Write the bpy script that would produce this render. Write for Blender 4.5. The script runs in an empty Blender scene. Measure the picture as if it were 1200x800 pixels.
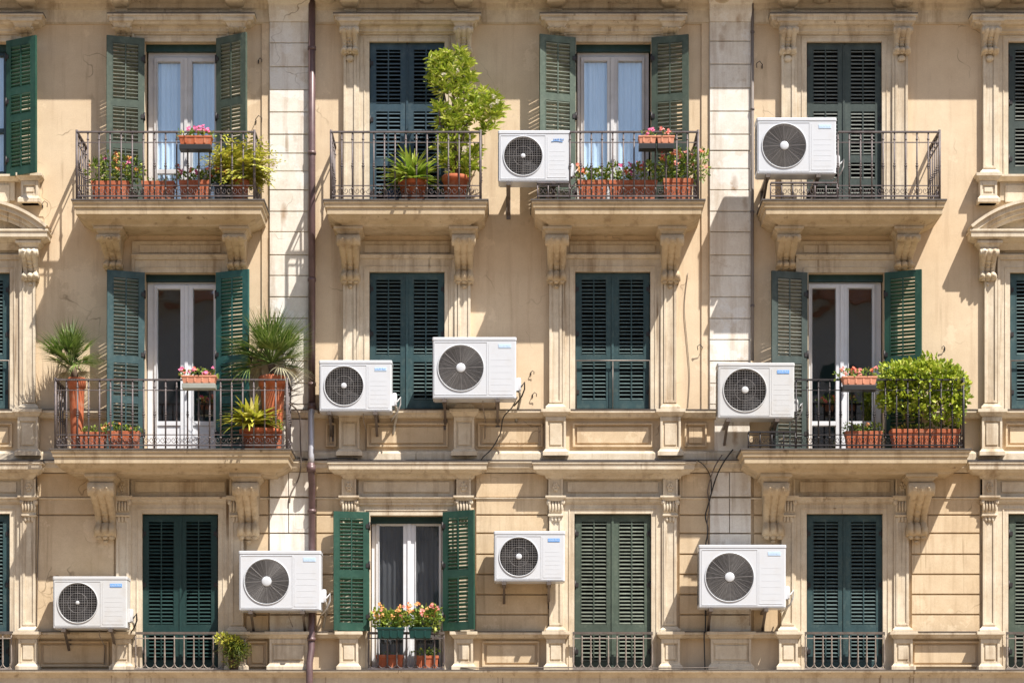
import bpy, math, random
from mathutils import Vector, Matrix, Euler
R = random.Random(7)
PI = math.pi
C = bpy.context.scene.collection

# ------------------------------------------------------------------ camera, world, sun, exposure
S, D, CX, CY, CZ = 80.0, 38.0, 600.0, 1000.0, 1.6     # px per metre on the wall, camera distance, principal point, eye height
def X(px, d=0.0): return (px - CX) / S * (1 - d / D)
def Z(py, d=0.0): return CZ + (CY - py) / S * (1 - d / D)

cam = bpy.data.objects.new('camera', bpy.data.cameras.new('camera'))
C.objects.link(cam)
cam.location = (0, -D, CZ); cam.rotation_euler = (PI / 2, 0, 0)
cam.data.sensor_width = 36; cam.data.lens = 36 * D / 15.0
cam.data.shift_y = 0.5
cam.data.clip_end = 1000
bpy.context.scene.camera = cam

SUN_TO = Vector((0.95, -1.0, 2.15)).normalized()
world = bpy.data.worlds.new("World"); bpy.context.scene.world = world
world.use_nodes = True
wn = world.node_tree
bg = wn.nodes['Background']
sky = wn.nodes.new('ShaderNodeTexSky'); sky.sky_type = 'NISHITA'; sky.sun_disc = False
sky.sun_elevation = math.asin(SUN_TO.z); sky.sun_rotation = math.atan2(SUN_TO.x, SUN_TO.y)
sky.dust_density = 1.5
wn.links.new(sky.outputs[0], bg.inputs[0]); bg.inputs[1].default_value = 0.086
sun = bpy.data.objects.new('sun', bpy.data.lights.new('sun', 'SUN')); C.objects.link(sun)
sun.data.energy = 4.9; sun.data.angle = math.radians(0.5); sun.data.color = (1, 0.955, 0.895)
sun.rotation_euler = (-SUN_TO).to_track_quat('-Z', 'Y').to_euler()
sc = bpy.context.scene
sc.view_settings.view_transform = 'Standard'; sc.view_settings.look = 'None'
sc.view_settings.exposure = 0.76; sc.view_settings.gamma = 1
sc.cycles.max_bounces = 6; sc.cycles.diffuse_bounces = 3; sc.cycles.transparent_max_bounces = 12
sc.cycles.use_denoising = True

# ------------------------------------------------------------------ mesh builder
class MB:
    def __init__(s): s.v = []; s.f = []; s.sm = []; s.mi = {}
    def add(s, vs, fs, smooth=False):
        o = len(s.v); s.v += [tuple(p) for p in vs]
        s.f += [tuple(i + o for i in f) for f in fs]; s.sm += [smooth] * len(fs)
    def box(s, x0, x1, y0, y1, z0, z1):
        s.add([(x0,y0,z0),(x1,y0,z0),(x1,y1,z0),(x0,y1,z0),(x0,y0,z1),(x1,y0,z1),(x1,y1,z1),(x0,y1,z1)],
              [(0,3,2,1),(4,5,6,7),(0,1,5,4),(1,2,6,5),(2,3,7,6),(3,0,4,7)])
    def pbox(s, px0, py0, px1, py1, d0, d1):          # box whose front face (depth d1) covers these photo coordinates
        s.box(X(px0,d1), X(px1,d1), -d1, -d0, Z(py1,d1), Z(py0,d1))
    def wbox(s, px0, py0, px1, py1, d0, d1):          # box given on the wall plane
        s.box(X(px0), X(px1), -d1, -d0, Z(py1), Z(py0))
    def quad(s, a, b, c, d): s.add([a,b,c,d], [(0,1,2,3)])
    def ring(s, x0, x1, prof, back=0.01, m=1.0):      # moulding with mitred returns; prof = (depth, z) from top to bottom
        dm = max(d for d, z in prof); vs = []; fs = []
        for d, z in prof:
            i = (dm - d) * m
            vs += [(x0+i, back, z), (x0+i, -d, z), (x1-i, -d, z), (x1-i, back, z)]
        n = len(prof)
        for k in range(n-1):
            a = 4*k; b = a+4
            for j in range(3): fs.append((a+j, b+j, b+j+1, a+j+1))
            fs.append((a+3, b+3, b, a))
        fs.append((0,1,2,3)); e = 4*(n-1); fs.append((e+3,e+2,e+1,e))
        s.add(vs, fs)
    def tube(s, pts, r, n=6, close=True):
        pts = [Vector(p) for p in pts]; rs = r if isinstance(r, (list, tuple)) else [r]*len(pts)
        vs = []; fs = []; up = None
        for i, p in enumerate(pts):
            t = (pts[min(i+1,len(pts)-1)] - pts[max(i-1,0)])
            if t.length < 1e-9: t = Vector((0,0,1))
            t.normalize()
            if up is None: up = Vector((0,0,1)) if abs(t.z) < .9 else Vector((1,0,0))
            a = t.cross(up)
            if a.length < 1e-6: a = t.orthogonal()
            a.normalize(); b = a.cross(t).normalized(); up = b
            for k in range(n):
                an = 2*PI*k/n
                vs.append(p + (a*math.cos(an) + b*math.sin(an))*rs[i])
        for i in range(len(pts)-1):
            for k in range(n):
                fs.append((i*n+k, i*n+(k+1)%n, (i+1)*n+(k+1)%n, (i+1)*n+k))
        if close:
            fs.append(tuple(range(n))[::-1]); fs.append(tuple((len(pts)-1)*n+k for k in range(n)))
        s.add(vs, fs, n > 4)
    def lathe(s, c, prof, n=20, sx=1.0, sy=1.0, axis='z'):
        vs = []; fs = []
        for r, h in prof:
            for k in range(n):
                a = 2*PI*k/n; u, w = r*math.cos(a)*sx, r*math.sin(a)*sy
                if axis == 'z': vs.append((c[0]+u, c[1]+w, c[2]+h))
                elif axis == 'y': vs.append((c[0]+u, c[1]-h, c[2]+w))
                else: vs.append((c[0]+h, c[1]+u, c[2]+w))
        m = len(prof)
        for i in range(m-1):
            for k in range(n):
                fs.append((i*n+k, i*n+(k+1)%n, (i+1)*n+(k+1)%n, (i+1)*n+k))
        fs.append(tuple(range(n))[::-1]); fs.append(tuple((m-1)*n+k for k in range(n)))
        s.add(vs, fs, True)
    def ball(s, c, rx, ry, rz, n=8, m=5):
        vs = [(c[0],c[1],c[2]+rz)]; fs = []
        for i in range(1, m):
            t = PI*i/m
            for k in range(n):
                a = 2*PI*k/n; vs.append((c[0]+rx*math.sin(t)*math.cos(a), c[1]+ry*math.sin(t)*math.sin(a), c[2]+rz*math.cos(t)))
        vs.append((c[0],c[1],c[2]-rz)); L = len(vs)-1
        for k in range(n):
            fs.append((0, 1+k, 1+(k+1)%n)); fs.append((L, 1+(m-2)*n+(k+1)%n, 1+(m-2)*n+k))
            for i in range(m-2): fs.append((1+i*n+k, 1+(i+1)*n+k, 1+(i+1)*n+(k+1)%n, 1+i*n+(k+1)%n))
        s.add(vs, fs, True)
    def build(s, name, mat, parent=None, loc=(0,0,0), rot=(0,0,0), bevel=0):
        me = bpy.data.meshes.new(name); me.from_pydata(s.v, [], s.f)
        if any(s.sm): me.polygons.foreach_set('use_smooth', s.sm)
        me.update()
        o = bpy.data.objects.new(name, me); C.objects.link(o); me.materials.append(mat)
        o.location = loc; o.rotation_euler = rot
        if parent: o.parent = parent
        if bevel:
            b = o.modifiers.new('bevel', 'BEVEL'); b.width = bevel; b.segments = 2; b.limit_method = 'ANGLE'
        return o
def tag(o, label=None, cat=None, group=None, kind=None):
    for k, v in (('label',label),('category',cat),('group',group),('kind',kind)):
        if v: o[k] = v
    return o
def thing(name, loc, label, cat, group=None):
    o = bpy.data.objects.new(name, None); C.objects.link(o); o.location = loc; o.empty_display_size = .1
    return tag(o, label, cat, group)
def dup(o, parent, loc, rot=None):
    c = o.copy(); C.objects.link(c); c.parent = parent; c.location = loc
    if rot: c.rotation_euler = rot
    return c

# ------------------------------------------------------------------ materials
def mat_new(name):
    m = bpy.data.materials.new(name); m.use_nodes = True
    nt = m.node_tree; return m, nt, nt.nodes['Principled BSDF']
def N(nt, t, **k):
    n = nt.nodes.new(t)
    for a, b in k.items(): setattr(n, a, b)
    return n
def noise(nt, vec, scale, detail=5, rough=.6, stretch=None):
    if stretch:
        mp = N(nt, 'ShaderNodeMapping'); mp.inputs['Scale'].default_value = stretch
        nt.links.new(vec, mp.inputs[0]); vec = mp.outputs[0]
    n = N(nt, 'ShaderNodeTexNoise'); n.inputs['Scale'].default_value = scale
    n.inputs['Detail'].default_value = detail; n.inputs['Roughness'].default_value = rough
    nt.links.new(vec, n.inputs['Vector']); return n.outputs[0]
def ramp(nt, fac, a, b, ca=(0,0,0,1), cb=(1,1,1,1)):
    r = N(nt, 'ShaderNodeValToRGB'); e = r.color_ramp.elements
    e[0].position = a; e[1].position = b; e[0].color = ca; e[1].color = cb
    nt.links.new(fac, r.inputs[0]); return r.outputs[0]
def mixc(nt, fac, a, b, mode='MIX'):
    m = N(nt, 'ShaderNodeMix', data_type='RGBA', blend_type=mode)
    for s_, v in ((m.inputs[0], fac), (m.inputs[6], a), (m.inputs[7], b)):
        if isinstance(v, (int, float)): s_.default_value = v
        elif isinstance(v, tuple): s_.default_value = (*v[:3], 1)
        else: nt.links.new(v, s_)
    return m.outputs[2]
def weathered(name, c1, c2, dirt, streak=.35, spots=.4, scale=1.2, bump=.25, rough=.85, fine=60, cracks=0):
    m, nt, p = mat_new(name)
    tc = N(nt, 'ShaderNodeTexCoord').outputs['Object']
    n1 = noise(nt, tc, scale, 6, .62)
    col = mixc(nt, ramp(nt, n1, .3, .7), c1, c2)
    n5 = noise(nt, tc, scale*6, 5, .7)
    col = mixc(nt, ramp(nt, n5, .35, .75), col, mixc(nt, .24, col, dirt), 'MIX') if spots else col
    st = noise(nt, tc, 3.0, 6, .65, (1.6, 1.6, .12))             # rain streaks running down
    sf = ramp(nt, st, .52, .78)
    ml = N(nt, 'ShaderNodeMath', operation='MULTIPLY'); nt.links.new(sf, ml.inputs[0]); ml.inputs[1].default_value = streak
    col = mixc(nt, ml.outputs[0], col, dirt)
    sp = ramp(nt, noise(nt, tc, 1.7, 8, .75), .6, .78)          # blotches
    m2 = N(nt, 'ShaderNodeMath', operation='MULTIPLY'); nt.links.new(sp, m2.inputs[0]); m2.inputs[1].default_value = spots
    col = mixc(nt, m2.outputs[0], col, dirt)
    s2 = ramp(nt, noise(nt, tc, 4.0, 5, .6, (2.6, 2.6, .09)), .60, .70)        # thin dark runs
    gate = ramp(nt, noise(nt, tc, .9, 3, .5), .48, .62)
    m3 = N(nt, 'ShaderNodeMath', operation='MULTIPLY'); nt.links.new(s2, m3.inputs[0]); nt.links.new(gate, m3.inputs[1])
    m4 = N(nt, 'ShaderNodeMath', operation='MULTIPLY'); nt.links.new(m3.outputs[0], m4.inputs[0]); m4.inputs[1].default_value = streak*1.1
    col = mixc(nt, m4.outputs[0], col, tuple(x*.75 for x in dirt))
    if cracks == 2:                                                     # rust and soot spots with a short run below each
        mp = N(nt, 'ShaderNodeMapping'); mp.inputs['Scale'].default_value = (2.6, 1.0, .95); nt.links.new(tc, mp.inputs[0])
        nz2 = N(nt, 'ShaderNodeTexNoise'); nz2.inputs['Scale'].default_value = 9; nt.links.new(tc, nz2.inputs['Vector'])
        sv = N(nt, 'ShaderNodeVectorMath', operation='SCALE'); nt.links.new(nz2.outputs[1], sv.inputs[0]); sv.inputs['Scale'].default_value = .16
        av = N(nt, 'ShaderNodeVectorMath', operation='ADD'); nt.links.new(mp.outputs[0], av.inputs[0]); nt.links.new(sv.outputs[0], av.inputs[1])
        v2 = N(nt, 'ShaderNodeTexVoronoi'); v2.inputs['Scale'].default_value = 1.35; nt.links.new(av.outputs[0], v2.inputs['Vector'])
        sp2 = ramp(nt, v2.outputs['Distance'], .06, .24, (.85,.85,.85,1), (0,0,0,1))
        col = mixc(nt, sp2, col, (.30,.17,.07))
    if cracks:
        wv = N(nt, 'ShaderNodeVectorMath', operation='ADD'); nt.links.new(tc, wv.inputs[0])
        nz = N(nt, 'ShaderNodeTexNoise'); nz.inputs['Scale'].default_value = 3; nt.links.new(tc, nz.inputs['Vector'])
        sc_ = N(nt, 'ShaderNodeVectorMath', operation='SCALE'); nt.links.new(nz.outputs[1], sc_.inputs[0]); sc_.inputs['Scale'].default_value = .5
        nt.links.new(sc_.outputs[0], wv.inputs[1])
        vo = N(nt, 'ShaderNodeTexVoronoi', feature='DISTANCE_TO_EDGE'); vo.inputs['Scale'].default_value = .9; nt.links.new(wv.outputs[0], vo.inputs['Vector'])
        ck = ramp(nt, vo.outputs['Distance'], .0, .009, (1,1,1,1), (0,0,0,1))
        g2 = ramp(nt, noise(nt, tc, 1.1, 3, .5), .56, .64)
        m5 = N(nt, 'ShaderNodeMath', operation='MULTIPLY'); nt.links.new(ck, m5.inputs[0]); nt.links.new(g2, m5.inputs[1])
        m6 = N(nt, 'ShaderNodeMath', operation='MULTIPLY'); nt.links.new(m5.outputs[0], m6.inputs[0]); m6.inputs[1].default_value = .75
        pt = ramp(nt, noise(nt, tc, .75, 6, .68), .585, .60)               # lighter repaired patches with their own edge
        m7 = N(nt, 'ShaderNodeMath', operation='MULTIPLY'); nt.links.new(pt, m7.inputs[0]); m7.inputs[1].default_value = .35
        col = mixc(nt, m7.outputs[0], col, tuple(min(.86, x*1.12+.02) for x in c2))
        col = mixc(nt, m6.outputs[0], col, tuple(x*.5 for x in dirt))
    g = ramp(nt, noise(nt, tc, fine, 3, .6), .3, .7, (.93,.93,.93,1), (1.04,1.04,1.04,1))
    col = mixc(nt, 1.0, col, g, 'MULTIPLY')
    nt.links.new(col, p.inputs['Base Color']); p.inputs['Roughness'].default_value = rough
    p.inputs['Specular IOR Level'].default_value = .25
    b = N(nt, 'ShaderNodeBump'); b.inputs['Strength'].default_value = bump; b.inputs['Distance'].default_value = .01
    nt.links.new(noise(nt, tc, 22, 8, .7), b.inputs['Height']); nt.links.new(b.outputs[0], p.inputs['Normal'])
    return m
def plain(name, c, rough=.5, metal=0, var=.12, scale=6, bump=0, spec=.5, dirt=None, df=.3, objvar=0):
    m, nt, p = mat_new(name)
    tc = N(nt, 'ShaderNodeTexCoord').outputs['Object']
    f = noise(nt, tc, scale, 5, .65)
    a = tuple(x*(1-var) for x in c); b = tuple(min(1, x*(1+var)) for x in c)
    col = mixc(nt, ramp(nt, f, .3, .7), a, b)
    if dirt:
        q = N(nt, 'ShaderNodeMath', operation='MULTIPLY'); q.inputs[1].default_value = df
        nt.links.new(ramp(nt, noise(nt, tc, scale*1.7, 7, .75), .5, .72), q.inputs[0])
        col = mixc(nt, q.outputs[0], col, dirt)
    if objvar:                                                  # each copy has faded differently
        oi = N(nt, 'ShaderNodeObjectInfo'); hv = ramp(nt, oi.outputs['Random'], 0, 1, (1-objvar,)*3+(1,), (1+objvar,)*3+(1,)); col = mixc(nt, 1.0, col, hv, 'MULTIPLY')
        fd = ramp(nt, noise(nt, tc, 2.2, 6, .7, (1,1,.4)), .5, .75); q = N(nt, 'ShaderNodeMath', operation='MULTIPLY'); nt.links.new(fd, q.inputs[0]); nt.links.new(oi.outputs['Random'], q.inputs[1])
        col = mixc(nt, q.outputs[0], col, tuple(min(1, x*1.5+.035) for x in c))
    nt.links.new(col, p.inputs['Base Color'])
    p.inputs['Roughness'].default_value = rough; p.inputs['Metallic'].default_value = metal
    p.inputs['Specular IOR Level'].default_value = spec
    if bump:
        bb = N(nt, 'ShaderNodeBump'); bb.inputs['Strength'].default_value = bump; bb.inputs['Distance'].default_value = .005
        nt.links.new(noise(nt, tc, scale*8, 5, .6), bb.inputs['Height']); nt.links.new(bb.outputs[0], p.inputs['Normal'])
    return m
def leafmat(name, dark, light, tip=None, trans=.3):
    m, nt, p = mat_new(name)
    ge = N(nt, 'ShaderNodeNewGeometry')
    r = N(nt, 'ShaderNodeValToRGB'); e = r.color_ramp.elements
    e[0].color = (*dark, 1); e[1].color = (*light, 1); e[1].position = .85
    if tip: t = r.color_ramp.elements.new(.97); t.color = (*tip, 1)
    nt.links.new(ge.outputs['Random Per Island'], r.inputs[0])
    nt.links.new(r.outputs[0], p.inputs['Base Color']); p.inputs['Roughness'].default_value = .5
    tr = N(nt, 'ShaderNodeBsdfTranslucent'); nt.links.new(r.outputs[0], tr.inputs[0])
    mx = N(nt, 'ShaderNodeMixShader'); mx.inputs[0].default_value = trans
    nt.links.new(p.outputs[0], mx.inputs[1]); nt.links.new(tr.outputs[0], mx.inputs[2])
    nt.links.new(mx.outputs[0], nt.nodes['Material Output'].inputs[0]); return m

M = {}
M['plaster'] = weathered('ochre_plaster', (.645,.495,.325), (.745,.60,.42), (.40,.265,.16), .6, .3, .6, .12, cracks=1)
M['rustic'] = weathered('rustic_plaster', (.57,.425,.26), (.71,.565,.385), (.31,.195,.10), .75, .5, .9, .15, cracks=1)
M['stone'] = weathered('carved_stone', (.59,.485,.345), (.755,.665,.52), (.23,.14,.07), .85, .65, 1.9, .25)
M['slab'] = weathered('balcony_stone', (.50,.385,.24), (.63,.51,.35), (.22,.14,.075), .8, .5, 1.6, .25)
M['marble'] = weathered('pale_pier_stone', (.75,.69,.59), (.85,.81,.735), (.33,.205,.10), .7, 1.0, 1.3, .2, cracks=2)
M['ledge'] = plain('lead_edge', (.09,.075,.065), .6, 0, .3, 9)
M['teal'] = plain('teal_shutter_paint', (.03,.066,.070), .5, 0, .2, 5, .15, .4, (.12,.16,.14), .5, objvar=.16)
M['blue'] = plain('blue_shutter_paint', (.028,.058,.078), .5, 0, .2, 5, .15, .4, (.12,.15,.15), .45, objvar=.16)
M['faded'] = plain('faded_green_shutter_paint', (.062,.085,.062), .55, 0, .2, 5, .15, .4, (.16,.19,.14), .5, objvar=.16)
M['slate'] = plain('dark_grey_green_shutter_paint', (.040,.055,.048), .55, 0, .2, 5, .15, .4, (.10,.12,.10), .45, objvar=.16)
M['green'] = plain('green_shutter_paint', (.018,.066,.044), .45, 0, .2, 5, .15, .4, (.06,.13,.09), .4, objvar=.16)
M['turq'] = plain('turquoise_shutter_paint', (.02,.095,.085), .45, 0, .18, 5, .15, .4, (.08,.19,.16), .4, objvar=.16)
M['deep'] = plain('deep_green_shutter_paint', (.012,.044,.040), .5, 0, .2, 5, .15, .4, (.05,.09,.08), .4, objvar=.16)
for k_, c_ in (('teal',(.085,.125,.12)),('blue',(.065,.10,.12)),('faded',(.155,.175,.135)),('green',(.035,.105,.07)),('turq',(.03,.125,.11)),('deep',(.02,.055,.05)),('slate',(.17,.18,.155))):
    M[k_+'_slat'] = plain(k_+'_shutter_louvre_sunlit_paint', c_, .55, 0, .3, 7, .1, .4, tuple(min(1, x*1.5) for x in c_), .5, objvar=.16)  # slats paler than the leaf: fading and caught sunlight put into the colour
M['white'] = plain('white_door_paint', (.72,.725,.745), .4, 0, .05, 3, 0, .5, (.5,.47,.42), .3)
M['greyframe'] = plain('grey_white_door_paint', (.60,.585,.575), .45, 0, .08, 3, 0, .5, (.4,.37,.33), .4)
M['iron'] = plain('weathered_iron', (.12,.10,.098), .55, .2, .35, 14, .2, .5, (.2,.12,.08), .4)
M['ironblack'] = plain('black_iron', (.035,.03,.03), .5, .3, .3, 14)
M['ironpale'] = plain('pale_worn_iron', (.30,.25,.21), .6, .1, .35, 14, .2, .4, (.18,.1,.06), .6)
M['steel'] = plain('galvanised_steel', (.17,.14,.12), .45, .5, .25, 10, 0, .5, (.2,.13,.08), .6)
M['ac'] = plain('white_casing_paint', (.585,.60,.625), .38, 0, .02, 2, 0, .5, (.5,.45,.38), .22)
M['ac2'] = plain('cream_casing_paint', (.56,.562,.56), .4, 0, .02, 2, 0, .5, (.45,.38,.29), .35)
M['acdark'] = plain('fan_housing_grey', (.028,.024,.023), .7, 0, .2, 8)  # even dark grey of the plate behind the blades
M['acblade'] = plain('fan_blade_grey', (.032,.029,.028), .6)
M['wire'] = plain('grille_wire', (.19,.178,.173), .45, .2, .08, 10)
M['lagging'] = plain('dirty_pipe_lagging', (.42,.38,.31), .8, 0, .25, 12)
M['fin'] = plain('coil_fins', (.12,.12,.12), .5, .5, .2, 20)
M['badge'] = plain('blue_badge', (.16,.36,.72), .4, 0, .08, 20)
M['badgepale'] = plain('pale_blue_badge', (.52,.66,.82), .4, 0, .05, 20)
M['letter'] = plain('badge_lettering', (.55,.68,.86), .5)
M['letterblue'] = plain('blue_lettering', (.10,.30,.68), .5)
M['terra'] = plain('terracotta', (.44,.12,.05), .75, 0, .25, 5, .2, .3, (.46,.32,.22), .6)
M['terrapale'] = plain('pale_terracotta', (.60,.26,.16), .75, 0, .15, 7, .2, .3)
M['tray'] = plain('black_plastic', (.02,.02,.02), .5)
M['traygrey'] = plain('grey_plastic_tray', (.30,.31,.27), .6)
M['greenplastic'] = plain('green_plastic', (.008,.045,.038), .35, 0, .1)
M['bluepl'] = plain('blue_plastic', (.03,.08,.16), .4)
M['soil'] = plain('soil', (.05,.035,.025), .95, 0, .4, 30)
M['pipe'] = plain('brown_pipe_paint', (.125,.075,.075), .4, .1, .2, 6, 0, .5, (.2,.14,.12), .5)
M['pipegrey'] = plain('grey_pipe_section', (.46,.45,.47), .4, .3, .1, 6)
M['conduit'] = plain('dull_conduit_paint', (.20,.17,.15), .7)
M['cable'] = plain('black_cable', (.03,.025,.022), .6)
M['cabletan'] = plain('grey_brown_cable', (.14,.11,.09), .6)
M['stem'] = plain('stem_bark', (.10,.065,.04), .9, 0, .4, 30)
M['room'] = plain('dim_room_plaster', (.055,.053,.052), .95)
M['facing'] = plain('grey_render', (.30,.30,.30), .9)
M['paving'] = weathered('piazza_paving', (.235,.18,.12), (.30,.23,.155), (.16,.12,.08), .1, .3, .5)
M['roof'] = plain('clay_roof', (.32,.15,.09), .9)
M['bush'] = leafmat('hedge_leaf', (.13,.21,.012), (.50,.58,.05), (.70,.70,.16))
M['bamboo'] = leafmat('song_plant_leaf', (.20,.30,.02), (.56,.62,.07), (.74,.70,.25), .42)
M['fern'] = leafmat('fern_leaf', (.30,.34,.03), (.66,.62,.10), (.76,.68,.3))
M['agave'] = leafmat('bromeliad_leaf', (.14,.26,.02), (.50,.56,.10), (.66,.64,.2))
M['palm'] = leafmat('palm_leaf', (.05,.10,.015), (.20,.29,.06), (.40,.40,.2), .2)
M['palmdry'] = leafmat('dry_palm_leaf', (.30,.26,.15), (.5,.46,.30), None, .2)
M['geran'] = leafmat('geranium_leaf', (.07,.15,.02), (.32,.40,.06), (.52,.52,.12))
M['dark'] = leafmat('dark_leaf', (.02,.05,.01), (.08,.16,.03), (.2,.25,.05))
M['olive'] = leafmat('olive_leaf', (.04,.08,.012), (.20,.24,.03), (.45,.36,.05))
M['pink'] = leafmat('pink_petal', (.70,.06,.22), (.85,.22,.40), None, .2)
M['red'] = leafmat('red_petal', (.65,.04,.03), (.85,.22,.10), (.85,.3,.3), .2)
M['orange'] = leafmat('orange_petal', (.75,.20,.06), (.85,.45,.14), (.85,.62,.3), .2)
M['coral'] = leafmat('coral_petal', (.75,.13,.10), (.85,.34,.28), (.85,.5,.2), .2)
def glassmat(name, refl, tint):
    m, nt, p = mat_new(name)
    tr = N(nt, 'ShaderNodeBsdfTransparent'); tr.inputs[0].default_value = (*tint, 1)
    gl = N(nt, 'ShaderNodeBsdfGlossy'); gl.inputs['Roughness'].default_value = .02; gl.inputs[0].default_value = (1,1,1,1)
    tc = N(nt, 'ShaderNodeTexCoord').outputs['Object']
    b = N(nt, 'ShaderNodeBump'); b.inputs['Strength'].default_value = .08; b.inputs['Distance'].default_value = .05
    nt.links.new(noise(nt, tc, 1.3, 2, .5), b.inputs['Height']); nt.links.new(b.outputs[0], gl.inputs['Normal'])
    mx = N(nt, 'ShaderNodeMixShader'); mx.inputs[0].default_value = refl
    nt.links.new(tr.outputs[0], mx.inputs[1]); nt.links.new(gl.outputs[0], mx.inputs[2])
    nt.links.new(mx.outputs[0], nt.nodes['Material Output'].inputs[0]); return m
M['glass'] = glassmat('window_glass', .15, (.85,.88,.9))
M['glasssky'] = glassmat('coated_window_glass', .17, (.93,.97,1.0))
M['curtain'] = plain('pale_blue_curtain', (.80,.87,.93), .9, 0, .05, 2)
M['curtaindark'] = plain('grey_curtain', (.13,.12,.12), .9, 0, .3, 2)

# ------------------------------------------------------------------ setting
g = MB(); g.box(-250, 250, -250, 250, -.3, 0); tag(g.build('ground', M['paving']), kind='structure')

# ------------------------------------------------------------------ the building
BLD = thing('apartment_building', (0,0,0), 'ochre plaster apartment facade with carved stone window surrounds and iron balconies', 'building')
def part(name, mb, mat, bevel=0, parent=BLD, label=None):
    return tag(mb.build(name, mat, parent, bevel=bevel), label)

BAYS = [-32, 212, 477, 718, 989, 1225]
OPEN = {(1,0):(-80,50,8,207),(1,1):(170,50,254,252),(1,2):(433,50,521,252),(1,3):(675,50,763,252),(1,4):(945,50,1033,252),(1,5):(1181,50,1269,207),
        (2,0):(-76,320,12,480),(2,1):(170,320,253,536),(2,2):(433,319,521,480),(2,3):(674,319,762,480),(2,4):(947,320,1036,536),(2,5):(1183,320,1271,480),
        (3,0):(-76,602,12,786),(3,1):(167,602,256,786),(3,2):(434,604,519,786),(3,3):(673,602,763,786),(3,4):(945,602,1034,786),(3,5):(1181,602,1269,786)}
# ground floor openings (below the picture)
GF = [(cx-52, 880, cx+52, 1126) for cx in BAYS]
x0w, x1w, ytop, ybot = -420, 1620, -420, 1129
ops = list(OPEN.values()) + GF
xs = sorted({x0w, x1w} | {o[0] for o in ops} | {o[2] for o in ops}); zs = sorted({ytop, ybot} | {o[1] for o in ops} | {o[3] for o in ops})
w = MB()
for i in range(len(xs)-1):
    for j in range(len(zs)-1):
        mx, mz = (xs[i]+xs[i+1])/2, (zs[j]+zs[j+1])/2
        if any(o[0] < mx < o[2] and o[1] < mz < o[3] for o in ops): continue
        a, b, c, d = X(xs[i]), X(xs[i+1]), Z(zs[j]), Z(zs[j+1])
        w.quad((a,0,d),(b,0,d),(b,0,c),(a,0,c))
TH = .38
for o in ops:                                             # reveals
    a, b, c, d = X(o[0]), X(o[2]), Z(o[1]), Z(o[3])
    w.quad((a,0,c),(a,TH,c),(a,TH,d),(a,0,d)); w.quad((b,0,d),(b,TH,d),(b,TH,c),(b,0,c))
    w.quad((a,0,c),(b,0,c),(b,TH,c),(a,TH,c)); w.quad((a,0,d),(a,TH,d),(b,TH,d),(b,0,d))
xa, xb, zt = X(x0w), X(x1w), Z(ytop)
w.quad((xa,12,0),(xa,0,0),(xa,0,zt),(xa,12,zt)); w.quad((xb,0,0),(xb,12,0),(xb,12,zt),(xb,0,zt)); w.quad((xb,12,0),(xa,12,0),(xa,12,zt),(xb,12,zt))
part('plaster_wall', w, M['plaster'])
r = MB(); r.add([(xa-.6,-.9,zt),(xb+.6,-.9,zt),(xb+.6,12.6,zt),(xa-.6,12.6,zt),(xa+4,6,zt+2.2),(xb-4,6,zt+2.2)], [(0,1,5,4),(1,2,5),(2,3,4,5),(3,0,4),(3,2,1,0)])
part('roof', r, M['roof'])
# dim rooms behind each opening
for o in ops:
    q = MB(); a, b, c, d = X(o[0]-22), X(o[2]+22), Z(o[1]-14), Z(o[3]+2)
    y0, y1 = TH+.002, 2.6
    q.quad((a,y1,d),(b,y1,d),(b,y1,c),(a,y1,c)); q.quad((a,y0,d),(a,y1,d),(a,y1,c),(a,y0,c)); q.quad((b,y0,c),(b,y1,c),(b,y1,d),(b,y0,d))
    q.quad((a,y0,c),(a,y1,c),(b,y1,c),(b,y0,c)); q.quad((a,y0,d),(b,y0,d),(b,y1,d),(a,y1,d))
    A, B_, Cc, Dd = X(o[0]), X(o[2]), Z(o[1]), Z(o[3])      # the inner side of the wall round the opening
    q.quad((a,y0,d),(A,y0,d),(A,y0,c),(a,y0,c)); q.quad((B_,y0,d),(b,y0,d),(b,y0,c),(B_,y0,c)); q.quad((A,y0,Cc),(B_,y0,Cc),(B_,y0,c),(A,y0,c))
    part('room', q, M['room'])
for o in GF:
    q = MB(); q.wbox(o[0]+1, o[1]+1, o[2]-1, o[3], -.3, -.22)
    q.wbox(o[0]+6, o[1]+12, (o[0]+o[2])/2-3, o[3]-12, -.22, -.2); q.wbox((o[0]+o[2])/2+3, o[1]+12, o[2]-6, o[3]-12, -.22, -.2)
    part('street_door', q, M['deep'])

def prof(zt_, steps):      # steps: (depth, px down from top)
    return [(d, zt_ - p / S) for d, p in steps]

# --- main cornice above the top row
c = MB(); zc = Z(0)
c.ring(X(x0w), X(x1w), [(.74,zc+.30),(.74,zc+.20),(.70,zc+.18),(.70,zc+.04),(.66,zc+.0),(.16,zc-.0),(.16,zc-.05),(.10,zc-.09),(.10,zc-.15),(.06,zc-.17),(.045,zc-.345),(.03,zc-.345),(.03,zc-.36)])
part('cornice', c, M['stone'])
DIES1 = []
for k, cx in enumerate(BAYS):
    for s_ in (-1, 1): DIES1.append(cx-2*(k==1) + s_*(67 if k in (1,) else 66.5))
for px in DIES1:
    b = MB(); x = X(px)
    b.ring(x-.17, x+.17, [(.42,zc-.001),(.42,zc-.05),(.36,zc-.07),(.30,zc-.12),(.16,zc-.15)], m=.35)
    b.box(x-.09, x+.09, -.085, .01, Z(17), zc-.14)
    for t in range(3): b.box(x-.07+t*.055, x-.04+t*.055, -.1, -.08, Z(16), zc-.2)
    part('modillion', b, M['stone'])
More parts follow.
